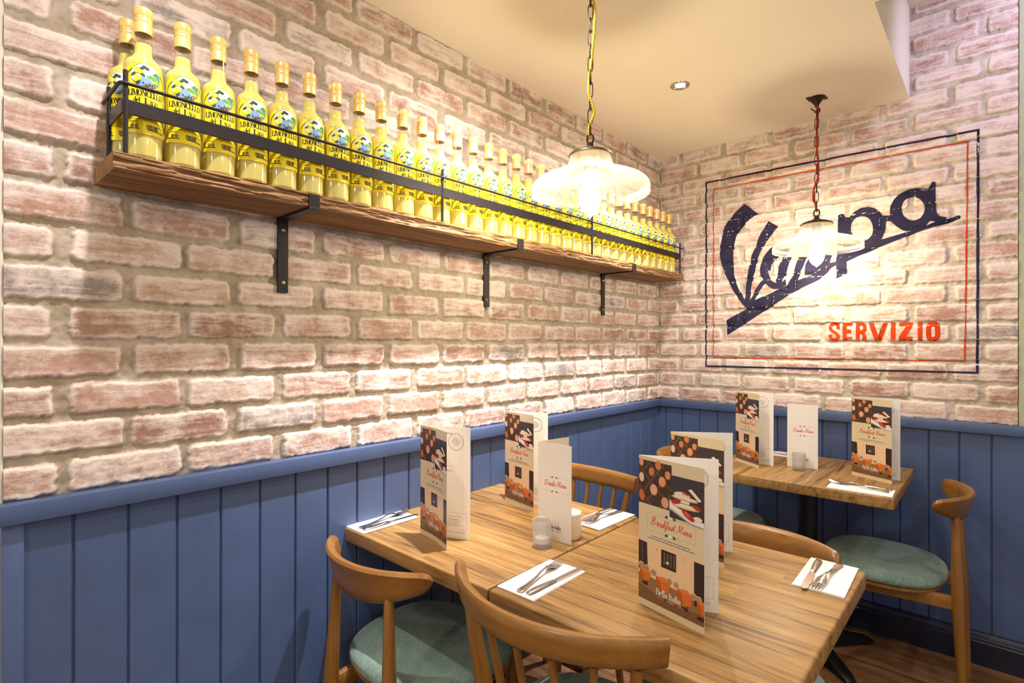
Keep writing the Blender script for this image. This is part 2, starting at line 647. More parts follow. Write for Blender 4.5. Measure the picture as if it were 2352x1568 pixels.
# masonry behind the brick faces, plaster beyond its end, the green wall past the bricks
m = MB(); m.box(-0.14, -0.012, YEND, 0.12, 0, 2.45)
struct('wall_left_core', m, M['plaster'], smooth=0)
m = MB(); m.box(-0.14, -0.004, -4.6, YEND, 0, 2.6)
struct('wall_left_plaster', m, M['plaster'], smooth=0)
m = MB(); m.box(-0.012, 1.574, 0.012, 0.14, 0, 2.95)
struct('wall_back_core', m, M['plaster'], smooth=0)
m = MB(); m.box(1.574, 3.4, 0.001, 0.14, 0, 2.95)
struct('wall_back_green', m, M['green'], smooth=0)

# floor and ceiling
m = MB(); m.box(-0.14, 4.6, -6.0, 0.14, -0.06, 0)
struct('floor', m, M['floor'], smooth=0)
ZC = 2.428
m = MB()
m.box(-0.14, 1.2155, -6.0, 0.14, ZC, 3.0)
m.box(1.2155, 4.6, -6.0, -0.91, ZC, 3.0)
m.box(1.2155, 4.6, -0.91, 0.14, 2.825, 3.0)
struct('ceiling', m, M['ceil'], smooth=0)


# ------------------------------------------------------------------ blue panelling
def boards(u0, u1, first, pitch):
    """cross-section of tongue-and-groove boards: list of (u, depth)"""
    gs = []
    g = first
    while g < u1 - 0.004:
        if g > u0 + 0.004:
            gs.append(g)
        g += pitch
    pr = [(u0, 0.0)]
    for g in gs:
        pr += [(g - 0.0042, 0.0), (g - 0.0016, -0.004), (g - 0.0012, -0.007), (g + 0.0012, -0.007), (g + 0.0016, -0.004), (g + 0.0042, 0.0)]
    pr.append((u1, 0.0))
    return pr


def panel(name, u0, u1, first, pitch, place, z0, z1):
    pr = boards(u0, u1, first, pitch)
    m = MB()
    vs, fs = [], []
    for (u, d) in pr:
        vs += [place(u, d, z0), place(u, d, z1)]
    for i in range(len(pr) - 1):
        fs.append((2 * i, 2 * i + 2, 2 * i + 3, 2 * i + 1))
    m.add(vs, fs)
    return struct(name, m, M['blue'], smooth=0)


PF = 0.012
panel('trim_1', -2.832, -0.012, -2.75, 0.1005, lambda u, d, z: (PF + d, u, z), 0.0, 0.98)
panel('trim_2', 0.012, 3.4, 0.054, 0.1028, lambda u, d, z: (u, -(PF + d), z), 0.0, 0.98)
m = MB(); m.box(-0.004, 0.034, YEND - 0.012, -0.0, 0.9565, 0.998)
struct('trim_3', m, M['blue'], bevel=0.002, smooth=30)
m = MB(); m.box(-0.0, 3.4, -0.034, 0.004, 0.9565, 0.998)
struct('trim_4', m, M['blue'], bevel=0.002, smooth=30)
m = MB(); m.box(-0.004, 0.02, -2.866, -2.831, 0.0, 0.9565)
struct('trim_5', m, M['blue'], bevel=0.002, smooth=30)


def skirting(name, place, u0, u1):
    pr = [(0.0, 0.0), (0.024, 0.0), (0.024, 0.094), (0.021, 0.099), (0.021, 0.106), (0.017, 0.111), (0.015, 0.121), (0.009, 0.130), (0.0, 0.132)]
    m = MB()
    m.loft([[place(u, PF + d, z) for (d, z) in pr] for u in (u0, u1)])
    return struct(name, m, M['navy'], smooth=25)


skirting('baseboard_left', lambda u, d, z: (d, u, z), -2.85, -0.02)
skirting('baseboard_back', lambda u, d, z: (u, -d, z), 0.02, 3.4)


# ------------------------------------------------------------------ wall painting (follows the bricks)
def wall_h(x, z):
    return bricks(np.array([x]), np.array([z]), *ARG_R)[0]


def conform(name, polys, mat, parent, step=0.006, lift=0.0016):
    """polys: list of [outer, hole, hole...] in (x, z); draped over the brick face"""
    bm = bmesh.new()
    for pl in polys:
        loops = [[Vector((p[0], p[1], 0)) for p in lp] for lp in pl]
        tris = tessellate_polygon(loops)
        flat = [p for lp in loops for p in lp]
        vs = [bm.verts.new((p.x, 0, p.y)) for p in flat]
        for t in tris:
            try:
                bm.faces.new([vs[i] for i in t])
            except ValueError:
                pass
    xs = [v.co.x for v in bm.verts]
    zs = [v.co.z for v in bm.verts]
    for ax, lo, hi in ((Vector((1, 0, 0)), min(xs), max(xs)), (Vector((0, 0, 1)), min(zs), max(zs))):
        c = lo + step
        while c < hi:
            bmesh.ops.bisect_plane(bm, geom=bm.verts[:] + bm.edges[:] + bm.faces[:], plane_co=ax * c, plane_no=ax, dist=1e-6)
            c += step
    n = len(bm.verts)
    X = np.array([v.co.x for v in bm.verts])
    Z = np.array([v.co.z for v in bm.verts])
    H, mk = bricks(X, Z, *ARG_R)[:2]
    crack = bm.verts.layers.float_color.new('Col')
    for v, mm in zip(bm.verts, mk):
        q = max(0.0, 1 - abs(mm - .45) / .4)
        v[crack] = (q, q, q, 1)
    for v, h in zip(bm.verts, H):
        v.co.y = 0.008 - h - lift
    for f in bm.faces:
        f.normal_update()
        if f.normal.y > 0:
            f.normal_flip()
    me = bpy.data.meshes.new(name)
    bm.to_mesh(me)
    bm.free()
    me.materials.append(mat)
    me.shade_smooth()
    o = bpy.data.objects.new(name, me)
    COL.objects.link(o)
    o.parent = parent
    return o


def frame_poly(c, w):
    """closed frame from four corners (x,z) with line width w"""
    cx = sum(p[0] for p in c) / 4
    cz = sum(p[1] for p in c) / 4
    inn = [(p[0] + (w if p[0] < cx else -w), p[1] + (w if p[1] < cz else -w)) for p in c]
    out = []
    rng = random.Random(3)

    def walk(loop, off=0.0):
        r = []
        for i in range(4):
            a, b = loop[i], loop[(i + 1) % 4]
            for k in range(14):
                t = k / 14
                j = (rng.random() - 0.5) * 0.0022 if k else 0
                r.append((a[0] + (b[0] - a[0]) * t + j, a[1] + (b[1] - a[1]) * t + j))
        return r
    return [walk(c), walk(inn)]


SCRIPT = [[[(0.503,2.076),(0.571,2.011),(0.539,1.995),(0.505,1.971),(0.477,1.939),(0.458,1.906),(0.448,1.866),(0.443,1.821),(0.443,1.764),(0.447,1.723),(0.447,1.701),(0.460,1.652),(0.481,1.602),(0.505,1.560),(0.516,1.517),(0.505,1.522),(0.474,1.562),(0.441,1.617),(0.412,1.677),(0.380,1.755),(0.370,1.808),(0.370,1.860),(0.379,1.917),(0.397,1.966),(0.424,2.009),(0.455,2.039),(0.481,2.061)]],
 [[(0.624,1.964),(0.668,1.931),(0.652,1.910),(0.625,1.879),(0.602,1.843),(0.580,1.800),(0.566,1.757),(0.555,1.703),(0.545,1.674),(0.539,1.636),(0.533,1.599),(0.532,1.561),(0.517,1.514),(0.500,1.529),(0.505,1.563),(0.507,1.601),(0.511,1.648),(0.517,1.690),(0.528,1.741),(0.540,1.795),(0.559,1.838),(0.575,1.886),(0.597,1.928)]],
 [[(0.516,1.517),(0.534,1.561),(0.555,1.607),(0.579,1.643),(0.599,1.667),(0.619,1.649),(0.599,1.632),(0.579,1.603),(0.561,1.569),(0.548,1.534),(0.530,1.509)]],
 [[(0.733,1.837),(0.698,1.843),(0.666,1.837),(0.634,1.822),(0.606,1.790),(0.588,1.755),(0.581,1.716),(0.584,1.681),(0.589,1.675),(0.604,1.646),(0.626,1.621),(0.649,1.608),(0.682,1.609),(0.709,1.627),(0.705,1.657),(0.688,1.640),(0.667,1.637),(0.645,1.647),(0.629,1.667),(0.621,1.691),(0.619,1.710),(0.632,1.706),(0.636,1.736),(0.652,1.761),(0.680,1.773),(0.711,1.772)]],
 [[(0.693,1.771),(0.733,1.767),(0.718,1.718),(0.707,1.671),(0.698,1.671),(0.688,1.640),(0.664,1.637),(0.658,1.656),(0.669,1.682),(0.673,1.722)]],
 [[(0.766,1.764),(0.804,1.759),(0.788,1.712),(0.777,1.691),(0.767,1.661),(0.755,1.603),(0.705,1.604),(0.722,1.646),(0.742,1.676),(0.751,1.715)]],
 [[(0.792,1.669),(0.798,1.722),(0.820,1.764),(0.875,1.767),(0.913,1.756),(0.905,1.719),(0.930,1.723),(0.934,1.752),(0.967,1.755),(0.973,1.722),(0.905,1.694),(0.844,1.669)]],
 [[(0.938,1.943),(0.946,1.948),(0.961,1.949),(0.967,1.933),(0.983,1.929),(1.006,1.951),(1.034,1.965),(1.061,1.965),(1.087,1.954),(1.106,1.935),(1.117,1.916),(1.145,1.913),(1.148,1.886),(1.129,1.886),(1.127,1.851),(1.121,1.825),(1.111,1.806),(1.088,1.796),(1.026,1.792),(0.971,1.789),(0.938,1.802)], [(1.080,1.861),(1.079,1.848),(1.076,1.836),(1.071,1.826),(1.064,1.817),(1.056,1.812),(1.046,1.808),(1.037,1.808),(1.027,1.811),(1.017,1.816),(1.009,1.825),(1.002,1.835),(0.996,1.847),(0.993,1.860),(0.992,1.874),(0.993,1.887),(0.996,1.899),(1.002,1.910),(1.009,1.918),(1.017,1.924),(1.027,1.927),(1.036,1.927),(1.046,1.924),(1.056,1.918),(1.064,1.910),(1.071,1.899),(1.076,1.887),(1.079,1.875)]],
 [[(0.934,1.775),(0.975,1.775),(0.976,1.663),(0.955,1.651),(0.932,1.640),(0.932,1.705)]],
 [[(1.147,1.886),(1.144,1.929),(1.147,1.955),(1.161,1.983),(1.183,2.006),(1.211,2.019),(1.239,2.020),(1.267,2.012),(1.284,2.010),(1.296,2.034),(1.302,2.035),(1.309,2.030),(1.309,1.987),(1.310,1.927),(1.313,1.897),(1.323,1.881),(1.347,1.872),(1.341,1.854),(1.314,1.854),(1.296,1.865),(1.287,1.863),(1.274,1.844),(1.253,1.833),(1.226,1.831),(1.194,1.837),(1.169,1.859)], [(1.271,1.922),(1.270,1.910),(1.267,1.900),(1.262,1.891),(1.256,1.883),(1.248,1.879),(1.239,1.876),(1.230,1.876),(1.221,1.879),(1.212,1.884),(1.204,1.892),(1.197,1.901),(1.192,1.912),(1.189,1.924),(1.188,1.936),(1.189,1.947),(1.192,1.958),(1.197,1.967),(1.204,1.974),(1.212,1.979),(1.221,1.981),(1.230,1.981),(1.239,1.978),(1.248,1.972),(1.256,1.965),(1.262,1.956),(1.267,1.945),(1.270,1.933)]],
 [[(0.407,1.453),(0.513,1.512),(0.549,1.553),(0.655,1.598),(0.748,1.641),(0.844,1.674),(0.932,1.714),(0.934,1.766),(0.979,1.784),(1.026,1.796),(1.125,1.809),(1.226,1.832),(1.267,1.844),(1.301,1.856),(1.344,1.863),(1.381,1.874),(1.390,1.873),(1.393,1.867),(1.391,1.859),(1.344,1.845),(1.301,1.839),(1.212,1.810),(1.125,1.779),(1.030,1.742),(0.976,1.718),(0.934,1.721),(0.860,1.642),(0.748,1.590),(0.621,1.507),(0.531,1.449),(0.411,1.372)]]]
BLOCK = [[[(0.900,1.409),(0.906,1.424),(0.917,1.430),(0.935,1.430),(0.944,1.423),(0.947,1.409),(0.948,1.397),(0.934,1.397),(0.932,1.410),(0.925,1.415),(0.916,1.412),(0.915,1.402),(0.920,1.393),(0.939,1.379),(0.947,1.366),(0.948,1.354),(0.943,1.344),(0.933,1.339),(0.913,1.339),(0.903,1.346),(0.900,1.358),(0.900,1.370),(0.913,1.370),(0.915,1.358),(0.922,1.353),(0.931,1.356),(0.932,1.363),(0.928,1.371),(0.908,1.385),(0.901,1.395)]],
 [[(0.958,1.428),(0.998,1.427),(0.998,1.410),(0.975,1.411),(0.975,1.394),(0.994,1.393),(0.994,1.377),(0.975,1.377),(0.975,1.358),(0.998,1.358),(0.998,1.341),(0.959,1.341)]],
 [[(1.013,1.426),(1.043,1.425),(1.053,1.418),(1.056,1.404),(1.056,1.388),(1.048,1.379),(1.056,1.360),(1.056,1.341),(1.040,1.341),(1.038,1.369),(1.032,1.373),(1.029,1.373),(1.029,1.341),(1.013,1.341)], [(1.029,1.410),(1.029,1.390),(1.036,1.390),(1.041,1.395),(1.041,1.404),(1.037,1.409)]],
 [[(1.063,1.423),(1.083,1.423),(1.099,1.373),(1.102,1.368),(1.120,1.422),(1.137,1.421),(1.113,1.341),(1.088,1.341)]],
 [[(1.149,1.423),(1.166,1.423),(1.166,1.341),(1.149,1.341)]],
 [[(1.180,1.422),(1.229,1.423),(1.229,1.406),(1.204,1.358),(1.229,1.358),(1.229,1.339),(1.179,1.339),(1.179,1.357),(1.205,1.405),(1.180,1.405)]],
 [[(1.247,1.422),(1.264,1.422),(1.264,1.339),(1.248,1.339)]],
 [[(1.277,1.400),(1.280,1.414),(1.290,1.424),(1.312,1.423),(1.322,1.413),(1.325,1.399),(1.326,1.360),(1.322,1.346),(1.312,1.338),(1.290,1.338),(1.280,1.346),(1.277,1.361)], [(1.294,1.395),(1.297,1.403),(1.305,1.403),(1.308,1.395),(1.308,1.364),(1.305,1.357),(1.297,1.357),(1.294,1.365)]]]
NAVY_C = [(0.288, 1.194), (1.452, 1.202), (1.454, 2.226), (0.288, 2.235)]
RED_C = [(0.331, 1.244), (1.410, 1.251), (1.419, 2.187), (0.331, 2.189)]
mural = thing('wall_painting', 'faded navy and red hand-painted lettering inside a double border on the brick wall', 'painted sign', (0, 0, 0))
conform('navy_border', [frame_poly(NAVY_C, 0.0085)], M['muralN'], mural)
conform('red_border', [frame_poly(RED_C, 0.0048)], M['muralR'], mural)
conform('script_lettering', SCRIPT, M['muralN'], mural, lift=0.0018)
conform('block_lettering', BLOCK, M['muralR'], mural)


# ------------------------------------------------------------------ flat artwork on paper
class Art:
    """coloured shapes on a sheet, in sheet units; mapped to 3D as one mesh with face colours"""

    def __init__(self):
        self.e = []

    def poly(self, pts, col, layer=1):
        self.e.append(([pts], col, layer))

    def ring(self, outer, inner, col, layer=1):
        self.e.append(([outer, inner], col, layer))

    def rect(self, u0, u1, v0, v1, col, layer=1):
        self.poly([(u0, v0), (u1, v0), (u1, v1), (u0, v1)], col, layer)

    def ell(self, cx, cy, rx, ry, col, layer=1, n=22, rot=0.0):
        c, s = math.cos(rot), math.sin(rot)
        self.poly([(cx + rx * math.cos(2 * PI * i / n) * c - ry * math.sin(2 * PI * i / n) * s,
                    cy + rx * math.cos(2 * PI * i / n) * s + ry * math.sin(2 * PI * i / n) * c) for i in range(n)], col, layer)

    def oval_line(self, cx, cy, rx, ry, w, col, layer=1, n=28, asp=1.0):
        self.ring([(cx + rx * math.cos(2 * PI * i / n), cy + ry * math.sin(2 * PI * i / n)) for i in range(n)],
                  [(cx + (rx - w) * math.cos(2 * PI * i / n), cy + (ry - w * asp) * math.sin(2 * PI * i / n)) for i in range(n)], col, layer)

    def stroke(self, pts, w, col, layer=1, asp=1.0):
        """polyline with width w (w may be a list); asp = v-units per u-unit"""
        m = len(pts)
        ws = w if hasattr(w, '__len__') else [w] * m
        L, Rr = [], []
        for i in range(m):
            a, b = pts[max(i - 1, 0)], pts[min(i + 1, m - 1)]
            dx, dy = b[0] - a[0], (b[1] - a[1]) / asp
            n = math.hypot(dx, dy) or 1
            nx, ny = -dy / n * ws[i] / 2, dx / n * ws[i] / 2 * asp
            L.append((pts[i][0] + nx, pts[i][1] + ny))
            Rr.append((pts[i][0] - nx, pts[i][1] - ny))
        for i in range(m - 1):
            self.poly([L[i], L[i + 1], Rr[i + 1], Rr[i]], col, layer)

    def heart(self, cx, cy, r, col, layer=1, asp=1.0, rot=0.0):
        pts = []
        for i in range(20):
            a = 2 * PI * i / 20
            x = 16 * math.sin(a) ** 3 / 16
            y = (13 * math.cos(a) - 5 * math.cos(2 * a) - 2 * math.cos(3 * a) - math.cos(4 * a)) / 16
            x, y = x * math.cos(rot) - y * math.sin(rot), x * math.sin(rot) + y * math.cos(rot)
            pts.append((cx + x * r, cy + y * r * asp))
        self.poly(pts, col, layer)

    def mesh(self, mb, fn, maxlen, eps=0.00012):
        """fn(u, v, lift) -> point"""
        for loops, col, layer in self.e:
            flat = [p for lp in loops for p in lp]
            tris = tessellate_polygon([[Vector((p[0], p[1], 0)) for p in lp] for lp in loops])
            todo = [tuple(flat[i] for i in t) for t in tris]
            while todo:
                t = todo.pop()
                ls = [(abs(t[i][0] - t[(i + 1) % 3][0]), i) for i in range(3)]
                l, i = max(ls)
                if l > maxlen:
                    a, b, c = t[i], t[(i + 1) % 3], t[(i + 2) % 3]
                    mid = ((a[0] + b[0]) / 2, (a[1] + b[1]) / 2)
                    todo += [(a, mid, c), (mid, b, c)]
                    continue
                ar = (t[1][0] - t[0][0]) * (t[2][1] - t[0][1]) - (t[2][0] - t[0][0]) * (t[1][1] - t[0][1])
                if ar < 0:
                    t = (t[0], t[2], t[1])
                mb.add([fn(p[0], p[1], layer * eps) for p in t], [(0, 1, 2)], 0, col)


def arc(cx, cy, rx, ry, a0, a1, n=10):
    return [(cx + rx * math.cos(R(a0 + (a1 - a0) * i / n)), cy + ry * math.sin(R(a0 + (a1 - a0) * i / n))) for i in range(n + 1)]


# letter skeletons: (advance, strokes); x-height 0.62, cap 1.0
GL = {
    'L': (0.62, [[(.1, 0), (.1, 1)], [(.1, 0), (.55, 0)], [(.55, 0), (.55, .22)]]),
    'I': (0.32, [[(.16, 0), (.16, 1)]]),
    'M': (0.92, [[(.1, 0), (.1, 1)], [(.12, 1), (.44, .05)], [(.44, .05), (.78, 1)], [(.8, 0), (.8, 1)]]),
    'O': (0.78, [arc(.39, .5, .3, .5, 90, 450, 24)]),
    'N': (0.8, [[(.12, 0), (.12, 1)], [(.12, 1), (.68, 0)], [(.68, 0), (.68, 1)]]),
    'C': (0.72, [arc(.4, .5, .3, .5, 40, 320, 18)]),
    'E': (0.64, [[(.1, 0), (.1, 1)], [(.1, 0), (.56, 0)], [(.1, .5), (.42, .5)], [(.1, 1), (.56, 1)], [(.56, 0), (.56, .2)], [(.56, .82), (.56, 1)]]),
    'A': (0.76, [[(.06, 0), (.37, 1)], [(.37, 1), (.7, 0)], [(.18, .34), (.56, .34)]]),
    'G': (0.78, [arc(.4, .5, .3, .5, 40, 330, 18), [(.68, .4), (.68, .1)], [(.5, .4), (.74, .4)]]),
    'B': (0.7, [[(.12, 0), (.12, 1)], [(.12, 1), (.34, 1)] + arc(.36, .76, .22, .24, 90, -90, 8) + [(.12, .52)], [(.12, .52), (.36, .52)] + arc(.38, .26, .25, .26, 90, -90, 8) + [(.12, 0)]]),
    'd': (0.62, [arc(.28, .3, .2, .3, 0, 360, 16), [(.5, 0), (.5, 1)]]),
    'e': (0.56, [[(.1, .33), (.46, .33)] + arc(.28, .31, .19, .31, 10, 310, 14)]),
    'l': (0.3, [[(.15, 0), (.15, 1)]]),
    'a': (0.56, [arc(.26, .2, .18, .2, 0, 360, 12), arc(.26, .42, .2, .2, 150, 0, 6) + [(.46, .05), (.52, 0)]]),
    't': (0.4, [[(.18, .86), (.18, .1), (.24, 0), (.36, .03)], [(.04, .62), (.34, .62)]]),
    'i': (0.3, [[(.15, 0), (.15, .6)], arc(.15, .86, .05, .05, 0, 360, 8)]),
}
SERIF = {'L': [(.1, 0), (.1, 1)], 'I': [(.16, 0), (.16, 1)], 'M': [(.1, 0), (.8, 0), (.8, 1), (.1, 1)], 'N': [(.12, 0), (.12, 1), (.68, 1)],
         'E': [(.1, 0), (.1, 1)], 'A': [(.06, 0), (.7, 0)], 'B': [(.12, 0), (.12, 1)], 'd': [(.5, 0), (.44, 1)], 'l': [(.15, 0), (.1, 1)],
         'i': [(.15, 0), (.1, .6)], 't': [], 'a': []}


def letters(art, text, u, v, h, wide, col, thick, thin, layer=2, asp=1.0, serif=0.16):
    """thick: stroke width for verticals, thin: for horizontals (fractions of h)"""
    x = u
    for ch in text:
        if ch == ' ':
            x += 0.3 * h * wide
            continue
        adv, strokes = GL[ch]
        for st in strokes:
            pts = [(x + p[0] * h * wide, v + p[1] * h * asp) for p in st]
            ws = []
            for i in range(len(st)):
                a, b = st[max(i - 1, 0)], st[min(i + 1, len(st) - 1)]
                dx, dy = abs(b[0] - a[0]), abs(b[1] - a[1])
                s = dy / (math.hypot(dx, dy) or 1)
                if ch in 'NMA' and dx > 0.2:
                    s = 1.0 if (b[0] - a[0]) * (b[1] - a[1]) < 0 else 0.0
                elif ch in 'NM' and i < 2 and st[0][0] < 0.2:
                    s = 0.0
                ws.append((thin + (thick - thin) * s * s) * h)
            art.stroke(pts, ws, col, layer, asp)
        for (sx, sy) in SERIF.get(ch, []):
            cx = x + sx * h * wide
            cy = v + sy * h * asp
            art.stroke([(cx - serif * h * wide, cy), (cx + serif * h * wide, cy)], max(thin, 0.07) * h, col, layer, asp)
        x += adv * h * wide
    return x


def smooth(pts, n=5):
    out = []
    m = len(pts)
    for i in range(m - 1):
        p0, p1, p2, p3 = pts[max(i - 1, 0)], pts[i], pts[i + 1], pts[min(i + 2, m - 1)]
        for k in range(n):
            t = k / n
            out.append(tuple(0.5 * (2 * p1[j] + (p2[j] - p0[j]) * t + (2 * p0[j] - 5 * p1[j] + 4 * p2[j] - p3[j]) * t * t + (3 * p1[j] - p0[j] - 3 * p2[j] + p3[j]) * t ** 3) for j in (0, 1)))
    out.append(pts[-1])
    return out


# connected brush script, x-height 1, slanted when drawn
SC = {
    'B': (1.7, [[(.55, 2.2), (.35, 1.2), (.15, .05), (-.15, .1)], [(.0, 1.7), (.3, 2.2), (.9, 2.3), (1.25, 1.95), (1.0, 1.45), (.5, 1.2), (1.1, 1.1), (1.3, .6), (.95, .05), (.4, 0), (.2, .3)]]),
    'D': (1.9, [[(.55, 2.2), (.35, 1.2), (.15, .05), (-.1, .15)], [(.0, 1.6), (.3, 2.2), (1.0, 2.2), (1.5, 1.6), (1.35, .6), (.8, 0), (.2, .1)]]),
    'M': (2.3, [[(-.1, .1), (.15, .05), (.45, 1.2), (.7, 2.2), (.85, 1.2), (.95, .25), (1.3, 1.3), (1.7, 2.2), (1.65, 1.0), (1.7, .1), (2.1, .2), (2.3, .5)]]),
    'r': (.85, [[(-.1, .2), (.2, .8), (.35, 1.15), (.42, .95), (.75, .95), (.6, .3), (.75, 0), (1.0, .3)]]),
    'e': (.8, [[(-.1, .25), (.3, .45), (.55, .8), (.35, 1.0), (.15, .6), (.25, .1), (.5, 0), (.85, .35)]]),
    'a': (1.0, [[(.65, .85), (.4, 1.0), (.1, .6), (.15, .1), (.4, .05), (.7, .9), (.65, .2), (.8, 0), (1.05, .3)]]),
    'k': (1.0, [[(.0, .3), (.5, 1.7), (.45, 2.1), (.3, 1.6), (.12, 0)], [(.2, .5), (.55, .95), (.7, .75), (.35, .5), (.6, .05), (.8, 0), (1.05, .3)]]),
    'f': (.75, [[(-.05, .3), (.45, 1.5), (.5, 2.1), (.35, 1.8), (.15, .2), (.05, -.75), (.2, -.6), (.3, .1), (.75, .4)]]),
    's': (.75, [[(-.1, .2), (.3, .8), (.4, 1.1), (.5, .6), (.45, .1), (.15, .05), (.4, .0), (.8, .3)]]),
    't': (.7, [[(-.05, .3), (.3, 1.0), (.45, 1.7), (.3, .9), (.25, .15), (.45, 0), (.75, .35)], [(.1, 1.2), (.7, 1.25)]]),
    'n': (1.05, [[(-.05, .3), (.2, 1.0), (.12, 0), (.3, .6), (.6, 1.0), (.62, .5), (.65, .1), (.8, 0), (1.1, .35)]]),
    'u': (1.05, [[(-.05, .4), (.2, 1.0), (.15, .3), (.3, 0), (.6, .4), (.75, 1.0), (.68, .2), (.85, 0), (1.1, .35)]]),
    'i': (.5, [[(-.05, .3), (.2, 1.0), (.15, .2), (.28, 0), (.55, .35)], [(.28, 1.42), (.33, 1.5)]]),
}


def script(art, text, u, v, xh, col, layer=2, asp=1.0, slope=0.0, w=0.2, wide=1.0):
    x = 0
    for ch in text:
        if ch == ' ':
            x += 0.55
            continue
        adv, strokes = SC[ch]
        for st in strokes:
            sm = smooth(st)
            pts = []
            ws = []
            for i, p in enumerate(sm):
                px = (x + p[0] + 0.28 * p[1]) * xh * wide
                pts.append((u + px, v + (p[1] * xh + slope * px) * asp))
                a, b = sm[max(i - 1, 0)], sm[min(i + 1, len(sm) - 1)]
                s = 1.0 if b[1] < a[1] else 0.5
                ws.append(w * xh * s)
            art.stroke(pts, ws, col, layer, asp)
        x += adv
    return u + x * xh * wide


def scribble(art, u0, u1, v, h, col, layer=2, seed=1, gap=0.35):
    """a line of print too small to read: word-length dashes"""
    rng = random.Random(seed)
    x = u0
    while x < u1:
        w = min(h * rng.uniform(1.2, 4.2), u1 - x)
        art.rect(x, x + w, v + 0.2 * h, v + 0.62 * h, col, layer)
        x += w + h * gap * rng.uniform(0.8, 1.6)


K = dict(cream=srgb(226, 210, 172), white=srgb(244, 240, 232), red=srgb(230, 90, 54), black=srgb(34, 30, 30), brown=srgb(72, 48, 34),
         lattice=srgb(112, 84, 62), slate=srgb(66, 58, 60), navy=srgb(36, 42, 66), green=srgb(46, 96, 50), yellow=srgb(252, 226, 24),
         wallc=srgb(240, 206, 162), ground=srgb(150, 112, 74), dark=srgb(48, 36, 34), orange=srgb(226, 130, 54), orange2=srgb(190, 92, 34), grey=srgb(120, 114, 110))
MW, MH = 0.165, 0.327


